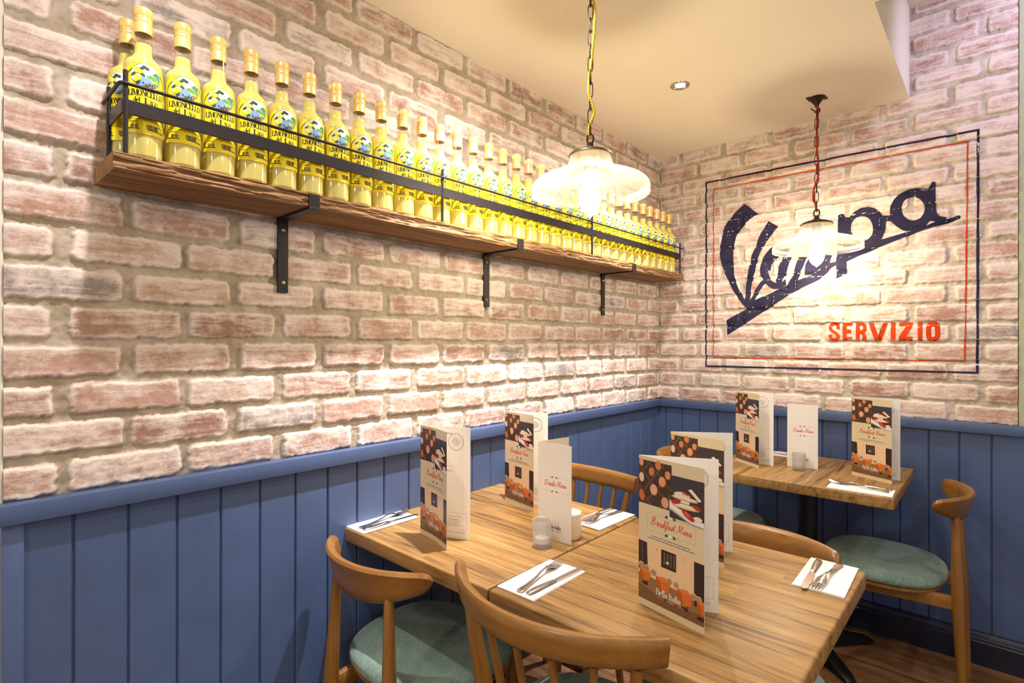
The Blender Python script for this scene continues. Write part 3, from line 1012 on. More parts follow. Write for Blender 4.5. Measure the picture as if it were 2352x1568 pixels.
def cover_art():
    A = Art()
    A.rect(0, MW, 0, MH, K['cream'], 0)
    w, h = MW, MH
    # eggs in a straw-lined crate
    A.rect(0, .53 * w, .685 * h, .975 * h, K['brown'], 1)
    rng = random.Random(5)
    for i in range(170):
        x, y = rng.uniform(0.01, .5) * w, rng.uniform(.69, .965) * h
        a = rng.uniform(0, PI)
        l = rng.uniform(.004, .010)
        x2, y2 = min(max(x + l * math.cos(a), 0), .53 * w), min(max(y + l * math.sin(a), .686 * h), .974 * h)
        A.stroke([(x, y), (x2, y2)], .0005, K['lattice'], 2)
    for (a, b) in (((0, .93), (.53, .70)), ((.0, .80), (.20, .686)), ((.13, .975), (.53, .81)), ((.0, .72), (.42, .975)), ((.1, .686), (.53, .93)), ((.34, .686), (.53, .79)), ((0, .86), (.2, .975))):
        A.stroke([(a[0] * w, a[1] * h), (b[0] * w, b[1] * h)], .0032, K['lattice'], 3)
    for (ex, ey, er, c, ro) in ((.045, .955, .05, (228, 168, 120), .2), (.32, .955, .058, (214, 134, 82), .3), (.215, .905, .055, (216, 132, 80), -.3), (.05, .855, .062, (238, 206, 176), .2),
                                (.47, .905, .052, (230, 150, 96), .1), (.385, .855, .066, (234, 162, 106), -.2), (.25, .79, .072, (232, 178, 138), .1), (.055, .735, .075, (212, 112, 56), .7), (.43, .725, .07, (224, 166, 120), .3)):
        cx = max(ex * w, 0.0)
        A.ell(cx, ey * h, (min(er * w, cx) if cx < er * w else er * w) * .86, er * w * 1.05, srgb(*[int(q * .62) for q in c]), 4, 20, ro * .3)
        A.ell(cx, ey * h + .0008, (min(er * w, cx) if cx < er * w else er * w) * .80, er * w * .98, srgb(*c), 5, 20, ro * .3)
    # pancakes on a white dish against slate tiles
    A.rect(.50 * w, w, .645 * h, .915 * h, K['slate'], 2)
    for y in (.72, .79, .86):
        A.rect(.50 * w, w, y * h, y * h + .0006, srgb(44, 38, 40), 3)
    for i, y in enumerate((.72, .79, .86, .645)):
        for x in (.58, .78, .96):
            A.rect((x - .06 * (i % 2)) * w, (x - .06 * (i % 2)) * w + .0006, y * h, min((y + .07), .915) * h, srgb(44, 38, 40), 3)
    A.poly([(.50 * w, .695 * h), (.50 * w, .76 * h), (.62 * w, .72 * h), (w, .668 * h), (w, .635 * h), (.80 * w, .645 * h)], K['white'], 6)
    A.poly([(.52 * w, .705 * h), (.80 * w, .648 * h), (w, .640 * h), (w, .633 * h), (.80 * w, .640 * h), (.52 * w, .692 * h)], srgb(170, 160, 160), 7)
    cr, cr2, st, st2 = srgb(244, 228, 200), srgb(214, 178, 130), srgb(188, 46, 36), srgb(216, 92, 70)
    A.ell(.74 * w, .735 * h, .20 * w, .014 * h, cr2, 8)
    A.ell(.74 * w, .742 * h, .19 * w, .012 * h, cr, 9)
    A.ell(.60 * w, .755 * h, .075 * w, .014 * h, st, 10, rot=.2)
    A.ell(.90 * w, .75 * h, .07 * w, .013 * h, st, 10, rot=-.3)
    A.rect(.67 * w, .80 * w, .757 * h, .778 * h, cr, 11)
    A.ell(.73 * w, .785 * h, .19 * w, .012 * h, cr2, 11)
    A.ell(.73 * w, .791 * h, .18 * w, .011 * h, cr, 12)
    A.ell(.66 * w, .812 * h, .09 * w, .013 * h, cr, 13, rot=.15)
    A.ell(.76 * w, .815 * h, .07 * w, .012 * h, st, 13, rot=-.1)
    A.rect(.68 * w, .80 * w, .800 * h, .812 * h, cr, 14)
    A.poly([(.78 * w, .848 * h), (.83 * w, .858 * h), (.97 * w, .80 * h), (.93 * w, .79 * h)], cr, 15)
    A.ell(.78 * w, .69 * h, .10 * w, .019 * h, st, 16, rot=-.5)
    A.ell(.765 * w, .695 * h, .05 * w, .012 * h, st2, 17, rot=-.5)
    A.ell(.92 * w, .685 * h, .06 * w, .014 * h, cr, 16)
    # title
    for (x0, x1, y0, y1) in ((.14, .88, .632, .634), (.14, .88, .520, .522)):
        n = 46
        for i in range(n):
            a = x0 + (x1 - x0) * i / n
            A.rect(a * w, (a + (x1 - x0) / n * .55) * w, y0 * h, y1 * h, srgb(200, 120, 80), 1)
    for x in (.14, .876):
        for i in range(22):
            y = .522 + .11 * i / 22
            A.rect(x * w, (x + .005) * w, y * h, (y + .0027) * h, srgb(200, 120, 80), 1)
    for y in (.636, .517):
        A.heart(.45 * w, y * h, .0040, K['green'], 3, rot=.5)
        A.heart(.51 * w, y * h, .0042, K['white'], 4)
        A.heart(.57 * w, y * h, .0040, K['green'], 3, rot=-.5)
    script(A, 'Breakfast Menu', .20 * w, .560 * h, .0078, K['red'], 3, w=.21, wide=.93)
    scribble(A, .22 * w, .80 * w, .480 * h, .0032, srgb(84, 74, 66), 2, 3)
    scribble(A, .15 * w, .88 * w, .464 * h, .0032, srgb(84, 74, 66), 2, 4)
    # terrace photograph
    T = .438 * h
    B0 = .045 * h
    A.poly([(0, B0), (w, B0), (w, T - .004)] + [(w * (1 - i / 24), T + .0010 * math.sin(i * 2.1)) for i in range(1, 24)] + [(0, T - .001)], K['wallc'], 1)
    A.poly([(0, B0), (w, B0), (w, .17 * h), (.6 * w, .195 * h), (0, .215 * h)], K['ground'], 2)
    A.poly([(0, B0), (w, B0), (w, .115 * h), (.5 * w, .09 * h), (0, .14 * h)], srgb(122, 88, 58), 3)
    A.poly([(0, .24 * h), (.155 * w, .235 * h), (.14 * w, T - .003), (0, T - .002)], K['dark'], 3)
    A.poly([(.05 * w, .24 * h), (.07 * w, .24 * h), (.07 * w, T - .006), (.05 * w, T - .005)], srgb(84, 68, 62), 4)
    A.rect(.37 * w, .60 * w, .305 * h, T - .006, srgb(58, 40, 34), 3)
    for x in (.41, .46, .51, .56):
        A.poly([(x * w, .325 * h), ((x + .022) * w, .325 * h), ((x + .026) * w, .405 * h), ((x + .004) * w, .405 * h)], srgb(116, 92, 74), 4)
    A.ell(.47 * w, .345 * h, .022 * w, .008 * h, K['white'], 5)
    A.rect(.86 * w, w, .15 * h, T - .006, K['dark'], 3)
    A.rect(.30 * w, .302 * w + .0006, .395 * h, T - .008, srgb(130, 90, 60), 3)
    A.rect(.70 * w, .702 * w + .0006, .395 * h, T - .008, srgb(130, 90, 60), 3)
    for (cx, cy, s) in ((.05, .268, 1), (.14, .262, .9), (.25, .248, 1.1), (.50, .235, 1.0), (.60, .23, .9), (.86, .205, 1.0), (.93, .2, .9)):
        A.ell(cx * w, cy * h, .045 * w * s, .022 * h * s, srgb(226, 196, 160), 5)
        A.ell(cx * w, cy * h - .0008, .036 * w * s, .018 * h * s, srgb(176, 140, 110), 6)
    for (x, y, s) in ((.02, .245, .9), (.29, .232, 1.1), (.62, .212, 1.1), (.90, .185, 1.0)):
        p = [(x, y), (x + .12 * s, y + .012), (x + .20 * s, y - .008), (x + .06 * s, y - .02)]
        A.poly([(min(a, 1.0) * w, b * h) for a, b in p], K['orange'], 8)
        q = [(x, y), (x + .06 * s, y - .02), (x + .07 * s, y - .085 * s), (x + .01, y - .055 * s)]
        A.poly([(min(a, 1.0) * w, b * h) for a, b in q], K['orange2'], 9)
        q = [(x + .06 * s, y - .02), (x + .20 * s, y - .008), (x + .19 * s, y - .07 * s), (x + .075 * s, y - .085 * s)]
        A.poly([(min(a, 1.0) * w, b * h) for a, b in q], srgb(214, 118, 46), 9)
        A.ell((x + .1 * s) * w if x < .85 else .95 * w, (y - .10 * s) * h, .05 * w, .012 * h, srgb(52, 36, 28), 4)
        A.stroke([(min(x + .12 * s, .98) * w, (y - .03) * h), (min(x + .14 * s, .99) * w, (y - .115 * s) * h)], .0011, K['dark'], 7)
    e = letters(A, 'Bella Italia', .295 * w, .116 * h, .0130, .93, K['white'], .17, .09, 12)
    for (t0, t1, sd) in ((.31, .41, 6), (.47, .57, 7), (.63, .73, 8)):
        pts = [((t0 + (t1 - t0) * i / 10) * w, (.098 + (.006 if i % 2 else -.002)) * h) for i in range(11)]
        A.stroke(pts, .0007, srgb(236, 214, 180), 12)
    A.heart(.44 * w, .100 * h, .0030, srgb(60, 80, 40), 12)
    A.heart(.60 * w, .100 * h, .0030, srgb(200, 40, 24), 12)
    return A


def inner_art():
    A = Art()
    w, h = MW, MH
    A.rect(0, w, 0, h, K['white'], 0)
    g, g2 = srgb(96, 90, 86), srgb(150, 144, 138)
    ser = [(.93, .5, .012), (.595, .45, .011)]
    for (y, x1, hh) in ser:
        scribble(A, .42 * w, (.42 + x1 * .45) * w, y * h, hh * .55, srgb(120, 130, 110), 1, 2)
    rng = random.Random(4)
    ys = [.905, .892] + [.86 - .022 * i for i in range(10)] + [.575 - .022 * i for i in range(10)] + [.33 - .02 * i for i in range(5)]
    for i, y in enumerate(ys):
        scribble(A, .10 * w, (.40 + rng.uniform(.0, .12)) * w, y * h, .0034, g if i % 3 else g2, 1, i)
    A.heart(.46 * w, .645 * h, .0030, K['red'], 2)
    A.rect(.5 * w, .8 * w, .644 * h, .645 * h, g, 1)
    A.oval_line(.72 * w, .865 * h, .115 * w * 1.35, .115 * w * 1.35, .0011, g2, 2, 40)
    A.oval_line(.72 * w, .865 * h, .103 * w * 1.35, .103 * w * 1.35, .0004, g2, 2, 40)
    for i in range(6):
        half = (.075 - .018 * abs(i - 2.5)) * w * 1.3
        scribble(A, .72 * w - half, .72 * w + half, (.895 - .013 * i) * h, .0034, g2, 2, i + 40)
    for (x0, x1, y0, y1) in ((.12, .94, .228, .2295), (.12, .94, .085, .0865)):
        A.rect(x0 * w, x1 * w, y0 * h, y1 * h, g2, 1)
    for x in (.12, .937):
        A.rect(x * w, x * w + .0005, .086 * h, .229 * h, g2, 1)
    for i, y in enumerate((.19, .165, .15, .135, .12, .105)):
        scribble(A, (.25 + .03 * (i % 3)) * w, (.82 - .04 * (i % 2)) * w, y * h, .0036, g if i == 1 else g2, 1, i + 60)
    for i, y in enumerate((.06, .048)):
        scribble(A, .12 * w, .9 * w, y * h, .0026, g2, 1, i + 80)
    return A


DW, DH = 0.12, 0.28


def drinks_art():
    A = Art()
    w, h = DW, DH
    A.rect(0, w, 0, h, K['white'], 0)
    pk = srgb(232, 170, 150)
    for (x0, x1, y0, y1) in ((.07, .93, .648, .650), (.07, .93, .500, .502)):
        A.rect(x0 * w, x1 * w, y0 * h, y1 * h, pk, 1)
    for x in (.07, .927):
        A.rect(x * w, x * w + .0004, .5 * h, .65 * h, pk, 1)
    for y in (.650, .503):
        A.rect(.40 * w, .60 * w, (y - .004) * h, (y + .004) * h, K['white'], 2)
        A.heart(.435 * w, y * h, .0030, srgb(40, 60, 44), 3, rot=.6)
        A.heart(.565 * w, y * h, .0030, srgb(40, 60, 44), 3, rot=-.6)
        A.stroke([(.49 * w, (y - .006) * h), (.515 * w, (y + .004) * h)], .0004, g_line, 3)
    script(A, 'Drinks Menu', .19 * w, .560 * h, .0072, srgb(236, 100, 74), 3, w=.24, wide=.93)
    letters(A, 'Bella Italia', .30 * w, .118 * h, .0098, .93, K['black'], .15, .07, 3)
    for (t0, t1) in ((.31, .41), (.47, .57), (.63, .73)):
        A.stroke([((t0 + (t1 - t0) * i / 10) * w, (.094 + (.006 if i % 2 else -.002)) * h) for i in range(11)], .0006, K['red'], 3)
    A.heart(.44 * w, .096 * h, .0024, srgb(60, 90, 50), 3)
    A.heart(.60 * w, .096 * h, .0024, K['red'], 3)
    return A


g_line = srgb(90, 86, 84)
COVER, INNER, DRINKS = cover_art(), inner_art(), drinks_art()


def sheet(name, p0, p1, W_, H_, art, outward, parent, bow=0.0, back=None):
    """an upright card from p0 to p1 (plan points), printed on the side facing `outward`"""
    d = Vector((p1[0] - p0[0], p1[1] - p0[1], 0))
    d.normalize()
    nrm = Vector((-d.y, d.x, 0))
    if nrm.dot(Vector((outward[0], outward[1], 0))) < 0:
        nrm = -nrm
    # reading direction: u runs left to right as seen from the printed side
    th = 0.0005
    right = Vector((0, 0, 1)).cross(nrm)
    flip = right.dot(d) < 0
    o = Vector((p0[0], p0[1], 0))

    def fn(u, v, lift):
        uu = W_ - u if flip else u
        b = bow * math.sin(PI * min(max(uu / W_, 0), 1))
        return o + d * uu + nrm * (b + th + lift) + Vector((0, 0, v))
    m = MB()
    art.mesh(m, fn, W_ / 6 if bow else W_ * 2)
    # the card itself
    n = 8 if bow else 1
    f1, b1 = [], []
    for i in range(n + 1):
        u = W_ * i / n
        b = bow * math.sin(PI * u / W_)
        for z in (0, H_):
            f1.append(o + d * u + nrm * (b + th * .6) + Vector((0, 0, z)))
            b1.append(o + d * u + nrm * (b - th) + Vector((0, 0, z)))
    vs = f1 + b1
    k = len(f1)
    fs = []
    for i in range(n):
        a = 2 * i
        fs += [(a, a + 2, a + 3, a + 1), (k + a, k + a + 1, k + a + 3, k + a + 2), (a, k + a, k + a + 2, a + 2), (a + 1, a + 3, k + a + 3, k + a + 1)]
    fs += [(0, 1, k + 1, k), (2 * n, k + 2 * n, k + 2 * n + 1, 2 * n + 1)]
    m.add(vs, fs, 0, back or srgb(236, 226, 206))
    return m.build(name, M['print'], parent, smooth=0)


def menu(name, label, z, spine, front, back, kind='breakfast', bow=0.0, group=None):
    t = thing(name, label, 'menu', (spine[0], spine[1], z), 0, group)

    def rel(p, L):
        d = Vector((p[0] - spine[0], p[1] - spine[1]))
        d.normalize()
        return (d.x * L, d.y * L)
    W_, H_ = (MW, MH) if kind == 'breakfast' else (DW, DH)
    pf, pb = rel(front, W_), rel(back, W_)
    away = (pf[0] - pb[0], pf[1] - pb[1])
    sheet('front_cover', (0, 0), pf, W_, H_, COVER if kind == 'breakfast' else DRINKS, away, t, bow)
    if kind == 'breakfast':
        sheet('inner_page', (0.0, 0.0), pb, W_, H_, INNER, away, t, 0, srgb(240, 234, 224))
    else:
        blank = Art()
        blank.rect(0, W_, 0, H_, srgb(232, 220, 192), 0)
        sheet('inner_page', (0.0, 0.0), pb, W_, H_, blank, away, t, 0, srgb(240, 234, 224))
    return t


ZT, ZT2 = 0.755, 0.778
GB, GD = 'breakfast menus standing on the tables', 'drinks menus standing on the tables'
menu('breakfast_menu', 'folded breakfast menu standing beside the fork and napkin nearest the blue wall panelling', ZT, (.224, -1.962), (.396, -2.001), (.380, -1.902), bow=-.006, group=GB)
menu('breakfast_menu', 'folded breakfast menu standing behind the drinks menu on the double table by the wall', ZT, (.184, -1.545), (.354, -1.579), (.345, -1.492), group=GB)
menu('drinks_menu', 'white drinks menu standing behind the frosted candle holder on the double table', ZT, (.497, -1.737), (.616, -1.734), (.527, -1.607), 'drinks', group=GD)
menu('breakfast_menu', 'largest folded breakfast menu, standing nearest the camera on the double table', ZT, (.925, -1.907), (1.085, -1.940), (1.072, -1.837), group=GB)
menu('breakfast_menu', 'folded breakfast menu half hidden directly behind the largest menu', ZT, (.836, -1.567), (.999, -1.602), (.964, -1.481), group=GB)
menu('breakfast_menu', 'folded breakfast menu at the left end of the small far table', ZT2, (.601, -.406), (.734, -.502), (.762, -.404), group=GB)
menu('drinks_menu', 'white drinks menu standing behind the candle holder on the small far table', ZT2, (.811, -.359), (.927, -.344), (.857, -.248), 'drinks', group=GD)
menu('breakfast_menu', 'folded breakfast menu at the right end of the small far table', ZT2, (1.058, -.350), (1.197, -.421), (1.218, -.335), group=GB)

# ------------------------------------------------------------------ liqueur bottles
RB = 0.0372


def label_art():
    A = Art()
    y, k, nv, bl, gn = K['yellow'], K['black'], K['navy'], srgb(60, 110, 170), srgb(40, 110, 60)
    # u: angle in units where 1 = 78 degrees; v: 0..0.152 m
    H_ = 0.152

    def arch(i, j):
        top = H_ - j
        pts = [(-1 + i, j), (1 - i, j), (1 - i, top - .030)]
        pts += [((1 - i) * math.cos(R(a)), top - .030 + .030 * math.sin(R(a)) ** .8) for a in range(8, 90, 8)]
        pts += [(-(1 - i) * math.cos(R(a)), top - .030 + .030 * math.sin(R(a)) ** .8) for a in range(88, 0, -8)]
        pts += [(-1 + i, top - .030)]
        return pts
    A.poly(arch(0, 0), y, 1)
    A.ring(arch(.07, .0085), arch(.088, .0098), nv, 2)
    A.ring(arch(.095, .0100), arch(.112, .0112), gn, 2)
    A.rect(-.28, .05, .006, .013, y, 3)
    cx, cy, rx, ry = 0, .1245, .68, .0245
    A.ell(cx, cy, rx + .02, ry + .0008, k, 3, 34)
    A.ell(cx, cy, rx, ry, srgb(226, 236, 242), 4, 34)

    def clip(pts):
        out = []
        for (u, v) in pts:
            d = math.hypot(u / rx, (v - cy) / ry)
            out.append((u / d * .985, cy + (v - cy) / d * .985) if d > .985 else (u, v))
        return out
    A.poly(clip([(-.35, .122), (.1, .120), (.5, .110), (.3, .098), (-.3, .095), (-.5, .108)]), srgb(120, 160, 214), 5)
    A.poly(clip([(-.05, .122), (.15, .128), (.4, .126), (.62, .132), (.66, .12), (.6, .108), (.3, .118)]), srgb(90, 160, 60), 6)
    A.poly(clip([(.25, .130), (.45, .138), (.6, .134), (.66, .122), (.5, .126)]), srgb(60, 120, 60), 7)
    A.poly(clip([(.2, .114), (.4, .118), (.62, .113), (.6, .105), (.35, .106)]), srgb(236, 190, 90), 7)
    rng = random.Random(2)
    A.poly(clip([(-.25, .094), (-.1, .106), (.1, .109), (.3, .107), (.55, .102), (.5, .094), (0, .09)]), srgb(70, 84, 66), 7)
    for i in range(40):
        u, v = rng.uniform(-.2, .52), rng.uniform(.095, .11)
        c = srgb(*rng.choice([(36, 52, 40), (120, 134, 110), (60, 80, 60), (160, 160, 140)]))
        A.poly(clip([(u, v), (u + .05, v + .002), (u + .07, v + .006), (u + .02, v + .004)]), c, 8)
    for (u, v, r) in ((-.42, .134, 1), (-.25, .132, .95), (-.44, .116, 1), (-.27, .117, .6)):
        A.ell(u, v, .125 * r, .0078 * r, srgb(130, 140, 20), 9, 18)
        A.ell(u, v, .115 * r, .0071 * r, srgb(236, 224, 40), 10, 18)
        A.ell(u - .03, v + .002, .04 * r, .0026 * r, srgb(250, 246, 150), 11, 12)
    for (u, v, a) in ((-.1, .142, .2), (.02, .140, -.4), (-.55, .125, 1.2), (-.15, .125, -.9), (-.35, .108, .5), (-.2, .138, .6)):
        A.ell(u, v, .10, .0030, srgb(40, 70, 36), 11, 10, a * .02)
    A.stroke([(-.62, .151), (-.4, .145), (-.1, .144), (.12, .138)], .012, srgb(52, 44, 30), 12, .05)
    scribble(A, -.3, .35, .0958, .0026, k, 2, 3, .02)
    # u needs about 20 u-units per metre of height
    a = 1 / 23.7
    x = letters(A, 'LIMONCELLO', -.80, .0800, .300, .775, k, .175, .045, 4, a, .13)
    letters(A, 'del', -.56, .0660, .26, .78, k, .17, .05, 4, a, .12)
    letters(A, 'AGO', .11, .0645, .225, .80, k, .17, .04, 4, a, .12)
    A.rect(-.075, .0, .0630, .0765, nv, 4)
    A.rect(-.01, .06, .0630, .0643, nv, 4)
    A.rect(-.105, .035, .0758, .0770, nv, 4)
    A.rect(-1, 1, .030, .0304, srgb(190, 160, 20), 3)
    scribble(A, -.1, .85, .0262, .0026, srgb(110, 90, 30), 3, 8, .02)
    for i in range(4):
        A.rect(-.72 + .07 * i, -.68 + .07 * i, .0225, .0265, srgb(110, 90, 20), 3)
    A.oval_line(-.40, .0245, .035, .0021, .012, k, 3, 14, .05)
    for u in (-.62, -.42):
        A.ell(u, .0155, .075, .0040, k, 3, 14)
        A.stroke([(u - .03, .0175), (u + .03, .0135)], .025, y, 4, .05)
        A.stroke([(u, .018), (u, .013)], .012, y, 4, .05)
    rng = random.Random(9)
    x = .0
    while x < .52:
        ww = rng.choice([.012, .02, .03])
        A.rect(x, x + ww, .0105, .0210, k, 3)
        x += ww + rng.choice([.012, .02])
    scribble(A, .5, .88, .0195, .003, srgb(110, 90, 20), 3, 11, .02)
    return A


LAB = label_art()


def label_mesh():
    m = MB()
    rr = RB + 0.0006

    def fn(u, v, lift):
        a = u * R(64)
        q = rr + lift
        return (q * math.cos(a), q * math.sin(a), 0.0545 + v)
    LAB.mesh(m, fn, 0.16)
    return m


def make_bottle():
    t = thing('liqueur_bottle', 'x', 'bottle')
    g = MB()
    outer = [(0.0, .0035), (.020, .0012), (.031, 0), (.0355, .0016), (RB, .006), (RB, .206), (.0362, .214), (.0325, .2215), (.026, .2275), (.0205, .2325),
             (.0182, .239), (.0178, .246), (.0186, .2475), (.0175, .2505), (.0183, .2525), (.0170, .2555), (.0166, .262), (.0160, .300)]
    g.lathe(outer, 40)
    g.build('glass', M['glass'], t, smooth=60)
    l = MB()
    inn = [(0, .006), (.030, .006), (.0347, .009), (.0352, .012), (.0352, .205), (.0342, .2125), (.0305, .2195), (.024, .2255), (.0185, .2308), (.0162, .238), (.0156, .250), (.0152, .2585), (0, .2585)]
    l.lathe(inn, 32)
    l.build('liqueur', M['liquid'], t, smooth=60)
    label_mesh().build('paper_label', M['print'], t, smooth=0)
    c = MB()
    prof = [(.0158, .281), (.0172, .281), (.0173, .303), (.0166, .304), (.0173, .3055), (.0173, .311), (.0166, .3125), (.0173, .314), (.0173, .316), (.0167, .317), (.0173, .3185), (.0173, .334), (.0160, .337), (0, .3372)]
    c.lathe(prof, 48)
    for i in range(48):
        a = 2 * PI * i / 48
        c.tube([(.0173 * math.cos(a), .0173 * math.sin(a), z) for z in (.3195, .3325)], .0006, 4)
    c.build('screw_cap', M['gold'], t, smooth=40)
    return t


ORD = ['first', 'second', 'third', 'fourth', 'fifth', 'sixth', 'seventh', 'eighth', 'ninth', 'tenth', 'eleventh', 'twelfth', 'thirteenth', 'fourteenth',
       'fifteenth', 'sixteenth', 'seventeenth', 'eighteenth', 'nineteenth', 'twentieth']
SZ = 1.720
bottle = make_bottle()
BY = [-2.648 + 0.0766 * i for i in range(34)]
GBOT = 'lemon liqueur bottles lined up on the wall shelf'
copper = {5: 0, 11: 1, 17: 1, 19: 1, 31: 1}
for i, y in enumerate(BY):
    if i < 17:
        lab = 'yellow lemon liqueur bottle, %s in the shelf row from the end away from the corner' % ORD[i]
    else:
        lab = 'yellow lemon liqueur bottle, %s in the shelf row counted from the corner' % ORD[33 - i]
    if i == 0:
        lab = 'yellow lemon liqueur bottle at the open end of the shelf, in the front row'
    if i == 33:
        lab = 'yellow lemon liqueur bottle at the corner end of the shelf'
    o = bottle if i == 0 else dup(bottle)
    o.location = (0.125 + random.uniform(-.0025, .0025), y + random.uniform(-.0004, .0004), SZ)
    o.rotation_euler = (0, 0, R(random.uniform(-4, 4) - 6))
    tag(o, lab, 'bottle', GBOT)
    if copper.get(i):
        for ch in o.children:
            if ch.name.startswith('screw_cap'):
                ch.data = ch.data.copy()
                ch.data.materials[0] = M['rosegold']
                ch['label'] = 'copper coloured cap'
o = dup(bottle, (0.048, -2.660, SZ), R(-38), 'yellow lemon liqueur bottle standing against the bricks, tucked behind the endmost bottle', GBOT)

# ------------------------------------------------------------------ shelf
SY0, SY1, SD = -2.7135, -0.062, 0.182
shelf = thing('wall_shelf', 'long reclaimed timber shelf with black iron guard rail and brackets on the brick wall', 'shelf', (0, 0, 0))
m = MB()
NY, ring = 420, []
for j in range(NY + 1):
    y = SY0 + (SY1 - SY0) * j / NY
    pr = []
    for (x, z) in ((0.004, 1.682), (0.10, 1.6815), (SD - .004, 1.682), (SD, 1.6855), (SD, 1.688), (SD, 1.691), (SD, 1.694), (SD, 1.697), (SD, 1.700), (SD, 1.703), (SD, 1.706), (SD, 1.709), (SD, 1.712), (SD, 1.7145), (SD, 1.717), (SD - .003, 1.7195), (0.10, 1.7195), (0.004, 1.7195)):
        dx = 0
        if x > SD - .001:
            dx = float(fbm(np.array([y * 14]), np.array([z * 260]), 3, 4)[0] - .52) * .020
            dx = max(min(dx, .0012), -.009)
        dz = 0
        if 1.683 < z < 1.6865:
            dz = float(vnoise(np.array([y * 22]), np.array([2.5]), 4)[0] - .5) * .003
        pr.append((x + dx, y, z + dz))
    ring.append(pr)
m.loft(ring)
m.build('plank', M['shelf'], shelf, smooth=28)
GX = 0.172
m = MB()
m.box(GX, GX + .005, -2.694, -.085, 1.803, 1.833)
m.box(0.035, GX + .005, -2.699, -2.694, 1.803, 1.833)
m.box(0.035, GX + .005, -.085, -.080, 1.803, 1.833)
m.build('guard_bar', M['iron'], shelf, smooth=0, bevel=.0008)
m = MB()
m.tube([(0.028, -2.702, 1.864), (.10, -2.702, 1.864), (GX - .006, -2.702, 1.864), (GX + .003, -2.700, 1.864), (GX + .008, -2.694, 1.864), (GX + .008, -2.68, 1.864), (GX + .008, -1.4, 1.864), (GX + .008, -.10, 1.864), (GX + .008, -.058, 1.864)], .0038, 10)
m.build('guard_rod', M['iron'], shelf, smooth=50)
for (x, y, zt) in ((GX + .001, -2.6915, 1.892), (GX + .001, -1.837, 1.890), (GX + .001, -.971, 1.890), (GX + .001, -.083, 1.892), (0.060, -2.6975, 1.89), (0.060, -.083, 1.89)):
    m = MB()
    m.tube([(x + .002, y, 1.7185), (x + .002, y, zt)], .0048, 10)
    m.build('guard_post', M['iron'], shelf, smooth=50)
for y in (-2.284, -1.465, -.618):
    m = MB()
    hw = .0150
    m.box(.002, .009, y - hw, y + hw, 1.470, 1.682)
    m.box(.002, SD + .008, y - hw, y + hw, 1.6755, 1.6815)
    m.box(SD + .0022, SD + .008, y - hw, y + hw, 1.6815, 1.7165)
    b = m.build('bracket', M['iron'], shelf, smooth=0, bevel=.0008)
    for z in (1.498, 1.648):
        s = MB()
        s.lathe([(0, .0016), (.0016, .0016), (.0022, .0028), (.0052, .0018), (.0056, 0)], 16)
        so = s.build('screw', M['screw'], b, smooth=40)
        so.rotation_euler = (0, PI / 2, 0)
        so.location = (.0088, y, z)

# ------------------------------------------------------------------ pendant lamps
def chain_links(z0, z1, pitch=0.0405):
    n = max(1, int(round((z1 - z0) / pitch)))
    p = (z1 - z0) / n
    L = p * .5 + .0035
    out = []
    for i in range(n):
        zc = z0 + (i + .5) * p
        a = R(20) if i % 2 else R(110)
        pts = []
        for k in range(16):
            t = 2 * PI * k / 16
            x = .0078 * (abs(math.cos(t)) ** .6) * (1 if math.cos(t) > 0 else -1)
            z = L * (abs(math.sin(t)) ** .7) * (1 if math.sin(t) > 0 else -1)
            pts.append((x * math.cos(a), x * math.sin(a), zc + z))
        out.append(pts)
    return out


